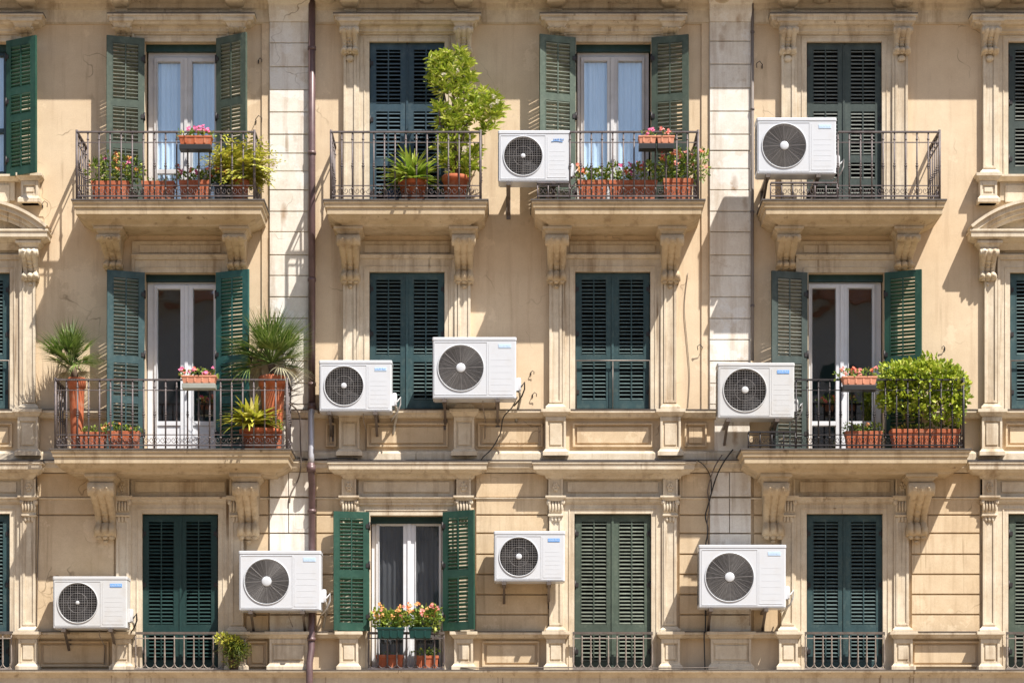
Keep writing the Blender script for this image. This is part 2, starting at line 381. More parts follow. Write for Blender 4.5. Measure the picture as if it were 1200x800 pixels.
for px in (155+115*k for k in range(-3, 11)):
    if min(abs(px - q) for q in DIES1) < 25: continue
    b = MB(); x = X(px)
    b.ring(x-.12, x+.12, [(.5,zc-.001),(.5,zc-.04),(.42,zc-.08),(.2,zc-.10)], m=.3); part('modillion', b, M['stone'])

# --- S-shaped carved console
def console_mesh(b, x, w_, zt_, zb_, dt, db, lobes=3, taper=.18):
    n, m = 6*lobes+1, 26; vs = []; fs = []; H = zt_-zb_
    for i in range(m+1):
        t = i/m
        if t < .30: d = dt*(.80+.20*math.sin(PI*min(1, t/.30)))
        elif t < .70: q_ = (t-.30)/.40; d = .80*dt + (db*.75-.80*dt)*(1-(1-q_)**1.7)
        else: q_ = (t-.70)/.30; d = db*.75 + (db*.55+.03)*math.sin(PI*q_)
        if t > .93: d = max(.02, d*(1-(t-.93)/.07*.75))
        ww = w_*(1 - taper*min(1, t/.75)) * (1 + (.12 if t > .72 else 0)*math.sin(PI*min(1, max(0,(t-.72)/.28))))
        for k in range(n):
            u = -1+2*k/(n-1)
            rid = (.05 if w_ > .25 else .042)*abs(math.sin(PI*lobes*(u+1)/2))**.6
            leaf = .016*math.sin(t*60+abs(u)*4) if .35 < t < .72 else 0
            vs.append((x+u*ww/2, -(d+rid+leaf*(1-abs(u))), zt_-t*H))
    for i in range(m):
        for k in range(n-1): a = i*n+k; fs.append((a, a+n, a+n+1, a+1))
    b.add(vs, fs, False)
    L = [v for v in vs[0::n]]; Rr = [v for v in vs[n-1::n]]
    for side, flip in ((L, 0), (Rr, 1)):
        v2 = list(side) + [(p[0], .01, p[2]) for p in side]; f2 = []
        for i in range(m):
            q = (i, i+1, i+1+m+1, i+m+1); f2.append(q[::-1] if not flip else q)
        b.add(v2, f2)
    b.add([vs[0], vs[n-1], (vs[n-1][0], .01, zt_), (vs[0][0], .01, zt_)], [(0,1,2,3)])
    e = m*n; b.add([vs[e], vs[e+n-1], (vs[e+n-1][0], .01, zb_), (vs[e][0], .01, zb_)], [(3,2,1,0)])
    r1 = min(.13*H, .42*dt+.02)                                    # side volutes
    b.lathe((x-w_/2-.02, -(dt-r1*.7), zt_-r1*1.05), [(r1*.45,-.004),(r1*.95,.0),(r1,.012),(r1,w_+.028),(r1*.95,w_+.04),(r1*.45,w_+.044)], 16, axis='x')
    r2 = .085*H; w2 = w_*(1-taper)
    b.lathe((x-w2/2-.02, -(db+r2*.1), zb_+r2*1.4), [(r2*.9,0),(r2,.012),(r2,w2+.028),(r2*.9,w2+.04)], 14, axis='x')
    for q in (-.28, .28): b.ball((x+q*w_, -dt-.025, zt_-.13*H), .09*w_, .04, .035*H)
    for q in (-.28, 0, .28): b.ball((x+q*w_, -(db*.8+.035), zb_+.02), .14*w_, .035, .05*H)   # acanthus tail
    b.ball((x, -(db*.6+.02), zb_-.04), .12*w_, .03, .03); 
def abacus(b, x, w_, z_, d, h=.11):      # little stepped cap, top at z_
    b.ring(x-w_/2-.05, x+w_/2+.05, [(d+.05,z_),(d+.05,z_-h*.35),(d+.02,z_-h*.5),(d,z_-h*.8),(d-.015,z_-h)])

# --- window surrounds
def frame_around(b, o, wpx=15, bottom=None, top=18):
    x0, y0, x1, y1 = o; y1 = bottom or y1
    for (a, c_) in ((x0-wpx, x0), (x1, x1+wpx)):
        b.wbox(a, y0-top, c_, y1, -.01, .045)
    b.wbox(x0, y0-top+.01, x1, y0, -.01, .0445)
    e = 3.2                                                       # raised outer fillet and inner bead
    for (a, c_) in ((x0-wpx, x0-wpx+e), (x1+wpx-e, x1+wpx)): b.wbox(a, y0-top-.01, c_, y1-.02, 0, .075)
    b.wbox(x0-wpx+e, y0-top-.02, x1+wpx-e, y0-top+e, 0, .0745)
    for (a, c_) in ((x0-wpx*.42, x0-wpx*.42+1.3), (x1+wpx*.42-1.3, x1+wpx*.42)): b.wbox(a, y0-wpx*.42, c_, y1-.03, 0, .056)
    b.wbox(x0-wpx*.42+1.3, y0-wpx*.42, x1+wpx*.42-1.3, y0-wpx*.42+1.3, 0, .0555)
def pilaster(px, yt, yb, w_=15, base=True):
    b = MB(); x = X(px); h = w_/2/S
    b.wbox(px-w_/2, yt, px+w_/2, yb, -.01, .07)
    b.wbox(px-w_/2+.01, yt+3, px-w_/2+3, yb-8, .0, .088); b.wbox(px+w_/2-3, yt+3, px+w_/2-.01, yb-8, .0, .088)
    b.wbox(px-w_/2+3, yb-11, px+w_/2-3, yb-8, .0, .0875)
    if base: z = Z(yb); b.ring(x-h-.055, x+h+.055, [(.095,z+.085),(.10,z+.07),(.125,z+.05),(.135,z+.035),(.135,z)])
    return part('pilaster', b, M['stone'], .004)
def pedestal(px, yt, yb, w_=22):
    b = MB(); x = X(px); h = w_/2/S; z0_, z1_ = Z(yt), Z(yb)
    b.ring(x-h-.065, x+h+.065, [(.235,z0_),(.235,z0_-.045),(.215,z0_-.055),(.19,z0_-.09),(.165,z0_-.105)])
    b.box(x-h, x+h, -.15, .01, z1_, z0_-.1)
    f = .035
    zt2, zb2 = z0_-.17, z1_+.13
    b.box(x-h+.001, x-h+f, -.175, -.1, z1_+.01, z0_-.105); b.box(x+h-f, x+h-.001, -.175, -.1, z1_+.01, z0_-.105)
    b.box(x-h+f, x+h-f, -.1745, -.1, zt2, z0_-.106); b.box(x-h+f, x+h-f, -.1745, -.1, z1_+.011, zb2)
    b.box(x-h+f+.03, x+h-f-.03, -.166, -.1, zb2+.03, zt2-.03)
    b.ring(x-h-.04, x+h+.04, [(.18,z1_+.10),(.20,z1_+.07),(.215,z1_+.06),(.215,z1_)])
    return part('pedestal', b, M['stone'], .004)
def flashing(p_, x0, x1, d, z):
    b = MB(); b.box(x0-.003, x1+.003, -d-.008, .005, z+.001, z+.013); b.build('lead_flashing', M['ledge'], p_)
def hood(cx, halfw, yt, d=.30, h=12):
    b = MB(); z = Z(yt, d); k = h/12
    b.ring(X(cx-halfw, d), X(cx+halfw, d), [(d,z),(d,z-.028*k),(d-.02,z-.032*k),(d-.025,z-.085*k),(d-.06,z-.095*k),(d-.085,z-.125*k),(d-.17,z-.135*k),(.115,z-.17*k),(.115,z-.20*k),(.08,z-.215*k)])
    p_ = part('window_hood', b, M['stone'], .003); flashing(p_, X(cx-halfw,d), X(cx+halfw,d), d, z); return p_

W1 = {0:(-80,8),1:(170,254),2:(433,521),3:(675,763),4:(945,1033),5:(1181,1269)}
for k, cx in enumerate(BAYS):
    # ---- top row
    o = OPEN[(1,k)]; c0 = (o[0]+o[2])/2
    b = MB(); frame_around(b, o, 15, top=11)
    b.wbox(o[0]-15, 28, o[2]+15, 38.9, -.01, .03)
    b.ring(X(o[0]-14), X(o[2]+14), prof(Z(33), [(.085,0),(.085,2),(.06,4),(.05,6)]))
    part('window_surround', b, M['stone'], .003)
    hood(c0, 86.5, 16)
    for s_ in (-1, 1):
        px = c0 + s_*66.5; b = MB(); x = X(px)
        abacus(b, x, .25, Z(29), .25, .11); op_ = k in (0,1,3) and not (k == 0 and s_ < 0); console_mesh(b, x, .24, Z(37.5), Z(44.5 if op_ else 67), .22 if op_ else .27, .05 if op_ else .12, 3, .08)
        if not op_: b.ball((x, -.09, Z(71)), .06, .05, .05)
        part('console', b, M['stone'])
        pilaster(px, 40, 252 if k in (1,2,3,4) else 207, 15, base=k in (0,5))
    # ---- middle row
    o = OPEN[(2,k)]; c0 = (o[0]+o[2])/2
    b = MB(); frame_around(b, o, 15, top=18)
    b.wbox(o[0]-15, 283, o[2]+15, 301.9, -.01, .03); b.wbox(o[0]-6, 288, o[2]+6, 297, 0, .045)
    b.ring(X(o[0]-15.5), X(o[2]+15.5), prof(Z(299.5), [(.10,0),(.10,1.6),(.085,2.4),(.08,4)]))
    part('window_surround', b, M['stone'], .003)
    if k in (2, 3, 0, 5):
        for s_ in (-1, 1):
            pilaster(c0+s_*67, 325, 481, 15)
            pedestal(c0+s_*67, 482, 536, 24)
    # ---- bottom row
    o = OPEN[(3,k)]; c0 = (o[0]+o[2])/2
    b = MB(); frame_around(b, o, 16, top=15)
    b.ring(X(o[0]-16.5), X(o[2]+16.5), prof(Z(583), [(.13,0),(.13,1.8),(.10,2.6),(.09,5.5),(.075,6)]))
    b.wbox(o[0]-14, 561, o[2]+14, 582, -.01, .035)
    b.wbox(o[0]-8, 565, o[2]+8, 577, 0, .06)
    part('window_surround', b, M['stone'], .003)
    for s_ in (-1, 1):
        px = c0+s_*(67 if k not in (1,4) else 67); x = X(px)
        pilaster(px, 604, 741, 15)
        b = MB()                                          # capital with a row of leaves, frieze block with a rosette above
        b.wbox(px-8, 583.5, px+8, 606, -.01, .085)
        b.ring(x-.15, x+.15, prof(Z(582), [(.17,0),(.17,2),(.15,3),(.12,5.5),(.1,6)]))
        for q in range(5): b.ball((x-.088+q*.044, -.10, Z(594)), .022, .035, .085)
        for q in (-1, 1): b.ball((x+q*.10, -.10, Z(589.5)), .04, .045, .045)
        b.ring(x-.115, x+.115, prof(Z(603.5), [(.115,0),(.125,1),(.115,2.4),(.09,3)]))
        for q in range(3): b.ball((x-.05+q*.05, -.085, Z(608.5)), .024, .02, .05)
        b.wbox(px-8.5, 562, px+8.5, 581.9, -.01, .10)
        b.wbox(px-8.5, 562.1, px-6.3, 581.7, 0, .118); b.wbox(px+6.3, 562.1, px+8.5, 581.7, 0, .118)
        for q in range(6): b.ball((x+.03*math.cos(q*PI/3), -.105, Z(571.5)+.045*math.sin(q*PI/3)), .022, .02, .032)
        b.ball((x, -.115, Z(571.5)), .018, .02, .018)
        b.ring(x-.17, x+.17, prof(Z(553), [(.21,0),(.21,2.5),(.17,4.5),(.13,8),(.11,9.5)]))
        part('capital', b, M['stone'])
        pedestal(px, 741, 786, 22)

# sill course of middle row and its band; string course above the bottom row; sill course and ledge of bottom row
def course(y0, steps, spans, name, mat=M['stone']):
    for a, c_ in spans:
        b = MB(); b.ring(X(a), X(c_), prof(Z(y0), steps), m=0); p_ = part(name, b, mat, .003)
        if steps[0][0] > .1: flashing(p_, X(a), X(c_), steps[0][0], Z(y0))

SIL = [(-420,150),(275,945-0),(1040,1620)]
course(482.3, [(.15,0),(.15,3),(.12,4.5),(.095,7.5),(.06,8.5)], [(x0w,154),(269,931),(1052,x1w)], 'sill_course')
course(529, [(.06,0),(.09,2),(.1,3.5),(.1,11)], [(x0w,154),(269,931),(1052,x1w)], 'base_course')
course(541.5, [(.17,0),(.17,2.6),(.15,3.4),(.14,8.2),(.10,9.4),(.075,11.2),(.05,12.5)], [(x0w,x1w)], 'string_course')
course(583.3, [(.06,0),(.06,1.2),(.04,2)], [(x0w,x1w)], 'band_course')
course(741.3, [(.15,0),(.15,2.6),(.12,3.8),(.10,6),(.05,7)], [(x0w,155),(268,423),(530,661),(775,934),(1046,1170),(1281,1620)], 'sill_course')
b = MB(); b.ring(X(x0w), X(x1w), prof(Z(785.8), [(.30,0),(.30,3),(.27,3.6),(.24,5),(.20,8.5),(.19,9),(.19,45),(.05,47)]), m=0); flashing(part('ledge_course', b, M['stone'], .004), X(x0w), X(x1w), .30, Z(785.8)-.0125)
b = MB(); b.ring(X(x0w), X(x1w), [(.16,1.0),(.16,.93),(.12,.9),(.12,0.002)], m=0)
# cornices over B0, B2, B3, B5 of the bottom row
for cx, hw in ((477.5,94),(719.5,96),(1225,90),(-32,82)):
    d = .33; z = Z(540.5, d); b = MB()
    b.ring(X(cx-hw,d), X(cx+hw,d), [(d,z),(d,z-.03),(d-.015,z-.035),(d-.02,z-.11),(d-.05,z-.12),(d-.08,z-.145),(d-.13,z-.155),(.14,z-.17),(.13,z-.20),(.1,z-.22)])
    p_ = part('window_hood', b, M['stone'], .003); flashing(p_, X(cx-hw,d), X(cx+hw,d), d, z)
# sunk panels between pedestals of the middle row
def panel(a, y0, c_, y1, mat=M['rustic']):
    b = MB(); t = 2.2
    b.wbox(a, y0, c_, y0+t, 0, .05); b.wbox(a, y1-t, c_, y1, 0, .05)
    b.wbox(a, y0+t, a+t, y1-t, 0, .0495); b.wbox(c_-t, y0+t, c_, y1-t, 0, .0495)
    b.wbox(a+t+3, y0+t+2.5, c_-t-3, y1-t-2.5, 0, .03)
    part('wall_panel', b, mat, .003)
for a, c_ in ((430,525),(671,765),(560,636),(802,828),(1178,1272),(1142,1146),(-75,15)):
    if c_-a > 12: panel(a, 496, c_, 524)
panel(382, 496, 394, 524); panel(1106+40, 496, 1148, 524) if False else None
for a, c_ in ((46,128),(290,314),(565,632),(1066,1148)): panel(a, 751, c_, 781)
# rusticated courses of the bottom row
YC = [554, 583.5, 603.5, 625, 649.5, 673, 696.5, 720, 741]
def rustic(a, c_, upto=9):
    b = MB()
    for i in range(len(YC)-1):
        y0 = YC[i] + .9; y1 = YC[i+1] - (0 if i == len(YC)-2 else .9)
        if i >= upto: y0 = YC[upto]+.9; y1 = 741
        b.wbox(a, y0, c_, y1, -.01, .04)
        if i >= upto: break
    part('rusticated_wall', b, M['rustic'], .006)
for a, c_, u in ((43,134,2),(289,315,9),(371,401.5,9),(558,642,9),(796,832,9),(883,911,3),(1068,1148,9),(-420,-110,9),(1304,1620,9)): rustic(a, c_, u)

# --- stone piers
def pier(a, c_, ys, seed, ped):
    rr = random.Random(seed); b = MB()
    b.wbox(a, 28, c_, 482, -.01, .035)
    for i in range(len(ys)-1): b.wbox(a+.4, ys[i]+.55, c_-.4, ys[i+1]-.55, 0, .06+rr.uniform(-.003,.003))
    for i, (u, v) in enumerate(((554,582.5),(584.5,603),(604,625),(626,649),(650,673),(674,697),(698,720),(721,740.5))):
        m_ = a + (c_-a)*.48
        if i < 3: b.wbox(a+.5, u, m_-.5, v-.5, 0, .072); b.wbox(m_+.3, u, c_-.5, v-.5, 0, .0715)
        else: b.wbox(a+.5, u, c_-.5, v-.5, 0, .072)
    b.wbox(a+6, 492, c_-2, 529, 0, .065)
    p_ = part('stone_pier', b, M['marble'], .006)
    b = MB(); pw = (c_-a)
    pedestal((a+c_)/2, 741, 786, pw-2)
    b = MB(); x0, x1 = X(a-3), X(c_+3); b.ring(x0, x1, [(.3,Z(-4)),(.3,Z(0)),(.2,Z(5)),(.13,Z(9)),(.13,Z(16)),(.08,Z(27.5))], m=.2)
    part('pier_capital', b, M['marble'], .004)
YA = [27,52,80,107,133,159,181,202,224,249,273,300,324,349,374,399,424,450,474.5,482]
YB = [27,50,77,105,132,159,178,199,224,249,273,300,324,349,374,399,424,450,474.5,482]
pier(316, 363, YA, 3, 1); pier(831, 880, YB, 5, 1)
for a, c_ in ((307,315.8),(822,830.8),(370,372)):
    if c_-a > 3:
        b = MB(); b.wbox(a, 28, c_, 482, -.01, .025); part('wall_strip', b, M['plaster'])

# --- curved pediments of the outer bays and their consoles, row-one sills
for k in (0, 5):
    o = OPEN[(2,k)]; cx = BAYS[k]; d = .36; z = Z(268, d)
    b = MB(); b.ring(X(cx-88,d), X(cx+88,d), [(d-.03,z+.001),(d,z-.0),(d,z-.03),(d-.015,z-.035),(d-.02,z-.11),(d-.06,z-.125),(d-.12,z-.15),(.18,z-.17),(.14,z-.21),(.1,z-.25)])
    hw, rise = 86/S, 32/S; Rr = (hw*hw+rise*rise)/(2*rise); x_ = X(cx, d); zc_ = z + .06 + rise - Rr - .02
    A = math.asin(hw/Rr); nseg = 40
    for (r0, r1, dd) in ((Rr-.03,Rr+.012,d+.02),(Rr-.10,Rr-.03,d-.03),(Rr-.16,Rr-.10,d-.09),(Rr-.22,Rr-.16,d-.14)):
        vs = []; fs = []
        for i in range(nseg+1):
            t = -A + 2*A*i/nseg
            for rr_, yy in ((r0,.01),(r0,-dd),(r1,-dd),(r1,.01)): vs.append((x_+rr_*math.sin(t), yy, max(z-.02, zc_+rr_*math.cos(t))))
        for i in range(nseg):
            for j in range(4): fs.append((4*i+j, 4*i+(j+1)%4, 4*i+4+(j+1)%4, 4*i+4+j))
        fs += [(3,2,1,0), (4*nseg,4*nseg+1,4*nseg+2,4*nseg+3)]; b.add(vs, fs)
    vs = [(x_+(Rr-.2)*math.sin(-A*.93+2*A*.93*i/20), -.06, max(z-.02, zc_+(Rr-.2)*math.cos(-A*.93+2*A*.93*i/20))) for i in range(21)]
    b.add([(x_, -.06, z-.02)]+vs, [(0,i+2,i+1) for i in range(20)])
    part('curved_pediment', b, M['stone'], .003)
    for s_ in (-1, 1):
        px = cx + s_*68 - (1 if k == 5 else -1); x = X(px); b = MB()
        abacus(b, x, .27, Z(287), .24, .10); console_mesh(b, x, .24, Z(295), Z(331), .26, .09, 3, .08)
        part('console', b, M['stone'])
        b = MB(); pedestal(px, 207, 241, 20)
    b = MB(); oo = OPEN[(1,k)]
    b.ring(X(oo[0]-22), X(oo[2]+22), prof(Z(207.5), [(.17,0),(.17,2.5),(.14,4),(.10,6.5)])); b.wbox(oo[0]-10, 214, oo[2]+10, 236, 0, .05)
    b.wbox(oo[0]-4, 218, oo[2]+4, 238, 0, .07)
    part('window_sill', b, M['stone'], .003)

# --- shutters (hinge at local x = 0, leaf runs along +x, front faces -y)
_sh = {}
def shutter_mesh(wd, h, rails, solid=False, mid=True, opened=False):
    key = (round(wd,3), round(h,3), tuple(rails), opened)
    if key in _sh: return _sh[key]
    b = MB(); t = .04; st = .085; tr = .10
    b.box(0, st, -t, 0, 0, h); b.box(wd-st, wd, -t, 0, 0, h)
    levels = [tr+.02] + [r_*h for r_ in rails] + [h-tr]
    b.box(st, wd-st, -t+.002, -.002, 0, tr+.02); b.box(st, wd-st, -t+.002, -.002, h-tr, h)
    rh = .055
    for r_ in rails: b.box(st, wd-st, -t+.001, -.001, r_*h-rh, r_*h+rh)
    for i in range(len(levels)-1):
        z0 = levels[i] + (rh if i > 0 else 0); z1 = levels[i+1] - (rh if i < len(levels)-2 else 0)
        b.box(st, st+.008, -t-.004, -t+.001, z0, z1); b.box(wd-st-.008, wd-st, -t-.004, -t+.001, z0, z1)
        n = max(1, int((z1-z0)/.053)); p_ = (z1-z0)/n
        for q in range(n):
            zc_ = z0 + (q+.5)*p_ + R.uniform(-.004,.004); dy, dz = (.018, -.0125) if opened else (.018, .0115); th = .005
            tl = R.uniform(-.004,.004)
            vs = []
            for x_ in (st-.002, wd-st+.002):
                vs += [(x_, -t/2-dy, zc_-dz-th+tl), (x_, -t/2-dy, zc_-dz+th+tl), (x_, -t/2+dy, zc_+dz+th), (x_, -t/2+dy, zc_+dz-th)]
            f0_ = len(b.f); b.add(vs, [(0,1,2,3),(7,6,5,4),(0,4,5,1),(1,5,6,2),(2,6,7,3),(3,7,4,0)])
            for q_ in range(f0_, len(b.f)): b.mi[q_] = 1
        if mid: b.box(wd/2-.009, wd/2+.009, -t-.004, -t/2-.005, z0, z1)
    me = bpy.data.meshes.new('shutter'); me.from_pydata(b.v, [], b.f); me.update()
    me.materials.append(M['teal']); me.materials.append(M['teal'])
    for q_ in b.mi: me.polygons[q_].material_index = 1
    _sh[key] = me; return me
hm = MB(); hm.tube([(0,0,-.06),(0,0,.06)], .014, 8); hm.box(-.004, .05, -.006, .004, -.03, .03)
hinge0 = None
def shutter(px_h, ytop_, ybot_, wpx, ang, side, mat, rails, d=0.0, closed=False, label=None, opened=False):
    """side=+1 leaf extends to the right of its hinge; ang is the swing away from the wall plane"""
    global hinge0
    h = Z(ytop_, d)-Z(ybot_, d); wd = wpx/S
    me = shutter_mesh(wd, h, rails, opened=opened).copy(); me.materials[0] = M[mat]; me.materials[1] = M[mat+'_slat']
    o = bpy.data.objects.new('shutter', me); C.objects.link(o); o.parent = BLD
    if label: o['label'] = label
    o.location = (X(px_h, d), -d, Z(ybot_, d))
    if side > 0: o.rotation_euler.z = -ang
    else:
        o.scale.x = -1; o.rotation_euler.z = ang
    o.rotation_euler.y = R.uniform(-.0035,.0035)
    for f_ in (.12, .55, .88):
        if hinge0 is None:
            hinge0 = hm.build('hinge', M['ironblack']); hg = hinge0; hg.parent = o; hg.location = (.0, -.045, h*f_)
        else: dup(hinge0, o, (.0, -.045, h*f_))
    return o
def closed_pair(key, mat, rails, lab=None):
    x0, y0, x1, y1 = OPEN[key]; wpx = (x1-x0)/2 - .9; rc = -.06          # set back in the opening
    for side, px in ((1, x0+.6), (-1, x1-.6)): shutter(px, y0+1.5, y1-1.2, wpx, 0, side, mat, rails, rc, label=lab)
    b = MB(); b.wbox((x0+x1)/2-1.3, y0+2.5, (x0+x1)/2+1.3, y1-2, -.058, -.006); part('shutter_astragal', b, M[mat])
    b = MB(); b.wbox(x0+.2, y0, x1-.2, y0+2.6, -.2, -.105); part('shutter_head', b, M['deep'])
closed_pair((1,2), 'blue', (.30,.62)); closed_pair((1,4), 'slate', (.18,.32,.62), 'dark grey green closed shutter leaf'); closed_pair((1,5), 'slate', (.38,))
closed_pair((2,0), 'teal', (.37,)); closed_pair((2,2), 'teal', (.37,)); closed_pair((2,3), 'teal', (.37,)); closed_pair((2,5), 'teal', (.37,))
closed_pair((3,0), 'teal', (.27,)); closed_pair((3,1), 'deep', (.27,)); closed_pair((3,3), 'faded', (.27,)); closed_pair((3,4), 'teal', (.27,)); closed_pair((3,5), 'faded', (.27,))
def open_pair(key, yt, yb, mat, rails, al, ar, wl=44, wr=44, d=.10, matl=None):
    x0, y0, x1, y1 = OPEN[key]
    if key[1]: shutter(x0-1.5, yt, yb, wl, al, -1, matl or mat, rails, d, opened=True)
    shutter(x1+1.5, yt, yb, wr, ar, 1, mat, rails, d, opened=True)
rad = math.radians
open_pair((1,1), 46, 250, 'faded', (.15,.38,.62), rad(16), rad(33)); open_pair((1,3), 45, 250, 'faded', (.15,.38,.65), rad(18), rad(16))
open_pair((1,0), 49, 208, 'green', (.42,.62), rad(10), rad(30)); 
open_pair((2,1), 320, 534, 'turq', (.3,.52), rad(20), rad(26), matl='teal'); open_pair((2,4), 320, 534, 'green', (.3,.52), rad(14), rad(24), matl='slate')
open_pair((3,2), 600, 739, 'green', (.48,), rad(12), rad(30), 42, 42)

# --- French doors and windows: frame > pane, curtain
def french(key, mat, glass, xs_, ytop_, ysplit, ybot_, curtain=None, low='glass'):
    """xs_ = (outer left, glass l0, l1, r0, r1, outer right) on the wall plane"""
    a, l0, l1, r0, r1, e = xs_; f0, f1 = -.24, -.17; b = MB()
    yt = OPEN[key][1]+6
    gt = ytop_
    b.wbox(a, yt+2, l0-3, ybot_, f0, f1); b.wbox(r1+3, yt+2, e, ybot_, f0, f1); b.wbox(l0-3, yt+2, r1+3, gt-5, f0, f1+.001)
    m_ = (l1+r0)/2
    for (u0, u1) in ((l0, l1), (r0, r1)):
        o0 = l0-3 if u0 == l0 else m_+.3; o1 = m_-.3 if u0 == l0 else r1+3
        b.wbox(o0+.2, gt-5+.2, u0, ybot_-1, f0+.01, f1+.03); b.wbox(u1, gt-5+.2, o1-.2, ybot_-1, f0+.01, f1+.03)
        b.wbox(u0, gt-5+.2, u1, gt, f0+.01, f1+.029); b.wbox(u0, ysplit-2.5, u1, ysplit+2.5, f0+.01, f1+.029); b.wbox(u0, ybot_-8, u1, ybot_-1, f0+.01, f1+.029)
        if low == 'panel': b.wbox(u0, ysplit+2.5, u1, ybot_-8, f0+.01, f1+.01)
        b.wbox(u0, gt, u0+.9, ybot_-8, f0+.01, f1+.045) 
    b.wbox(m_-2, gt-4, m_+2, ybot_-2, f1+.03, f1+.05)
    b.wbox(m_+1, (gt+ybot_)/2+20, m_+3, (gt+ybot_)/2+26, f1+.05, f1+.09)
    fr = part('french_door', b, mat, .004)
    for (u0, u1) in ((l0, l1), (r0, r1)):
        q = MB(); q.wbox(u0+.01, gt+.01, u1-.01, (ybot_-8 if low == 'glass' else ysplit), f0+.035, f0+.041)
        q.build('pane', glass, fr)
    if curtain:
        for (u0, u1) in ((l0-6, (l1+r0)/2-.5), ((l1+r0)/2+.5, r1+6)):
            q = MB(); n = 60; vs = []; fs = []
            ph = R.uniform(0, 6)
            for i in range(n+1):
                x_ = X(u0)+(X(u1)-X(u0))*i/n; yy = .262+.012*math.sin(i*.7+ph)+.008*math.sin(i*.31+ph)
                vs += [(x_, yy, Z(gt-6)), (x_, yy+.01, Z(ybot_))]
            for i in range(n): fs.append((2*i, 2*i+1, 2*i+3, 2*i+2))
            q.add(vs, fs, True); q.build('curtain', curtain, fr)
    b = MB(); x0, y0, x1, y1 = OPEN[key]; b.wbox(x0+.2, y0+.05, x1-.2, y0+8, -.17, -.10); part('shutter_head', b, M['deep'])
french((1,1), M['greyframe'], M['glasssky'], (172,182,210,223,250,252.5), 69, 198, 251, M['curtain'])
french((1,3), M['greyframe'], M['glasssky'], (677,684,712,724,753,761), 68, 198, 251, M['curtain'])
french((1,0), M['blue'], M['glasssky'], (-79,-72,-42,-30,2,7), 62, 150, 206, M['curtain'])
french((2,1), M['white'], M['glass'], (171,182,210,224,249,252), 336, 494, 535, None, 'panel')
french((2,4), M['white'], M['glass'], (948,952,981,995,1024,1034.5), 335, 494, 535, None, 'glass')
french((3,2), M['white'], M['glass'], (435,443,472,486,514,518.5), 614, 745, 785, M['curtaindark'], 'glass')

# --- balconies: slab > edging ; bracket parts
def balcony(x0, x1, yt, brackets, ybr, wbr=.30):
    d = .85; z0 = Z(yt, d); xl, xr = X(x0, d), X(x1, d); b = MB()
    b.ring(xl+.012, xr-.012, [(d-.012,z0-.022),(d-.012,z0-.05),(d-.03,z0-.06),(d-.035,z0-.11),(d-.055,z0-.12),(d-.06,z0-.205),(d-.09,z0-.215),(d-.15,z0-.26),(d-.25,z0-.30),(d-.27,z0-.33)])
    s_ = part('balcony_slab', b, M['slab'], .003)
    e = MB(); e.ring(xl, xr, [(d,z0),(d,z0-.02),(d-.004,z0-.0215)]); e.build('slab_edging', M['ledge'], s_)
    for px in brackets:
        zt_ = z0-.33; x = X(px); b = MB()
        abacus(b, x, wbr+.02, zt_, .55, .10)
        console_mesh(b, x, wbr, zt_-.10, Z(ybr), .58, .12, 3, .16)
        part('balcony_bracket', b, M['slab'])
    return z0
ZB = {}
ZB[(1,1)] = balcony(83, 310, 233, (134, 279), 318); ZB[(1,2)] = balcony(378, 572.5, 233, (411, 544), 334)
ZB[(1,3)] = balcony(622, 827, 233, (652, 785), 334); ZB[(1,4)] = balcony(893, 1110, 233, (920, 1058), 318)
ZB[(2,1)] = balcony(58, 342, 525, (125, 292), 632, .34); ZB[(2,4)] = balcony(868, 1139, 525, (905, 1073), 632, .34)

# --- railings: rails mesh > baluster, scroll
_bal = {}
def baluster_mesh(h, mat):
    k = (round(h,3), mat)
    if k not in _bal:
        b = MB(); r_ = .0125
        b.tube([(0,0,0),(0,0,h)], r_, 6)
        for z_ in (h*.50, h*.47, h*.535): b.ball((0,0,z_), .024 if z_ == h*.50 else .018, .024 if z_ == h*.5 else .018, .016, 6, 4)
        b.ball((0,0,h*.90), .02, .02, .02, 6, 4); b.ball((0,0,h*.16), .019, .019, .02, 6, 4)
        _bal[k] = b.build('baluster', M[mat], BLD)
        _bal[k]['_fresh'] = 1
    return _bal[k]
def put_bal(h, mat, parent, loc):
    o = baluster_mesh(h, mat)
    if o.get('_fresh'): del o['_fresh']; o.parent = parent; o.location = loc; return o
    return dup(o, parent, loc)
def scrolls(b, x0, x1, y, z0, h, along='x', r_=.0045):
    L = abs(x1-x0); n = max(1, round(L/.16)); s_ = (x1-x0)/n
    for i in range(n):
        c_ = x0+(i+.5)*s_
        for q in (-1, 1):
            pts = []
            for t in range(13):
                a = t/12*PI*2.3; rr_ = h*.26*(1-.065*t)
                u = c_ + q*(s_*.22 + rr_*math.cos(a)); v = z0+h*.5 - rr_*math.sin(a)*1.3
                pts.append((u, y, v) if along == 'x' else (y, u, v))
            b.tube(pts, r_, 4)
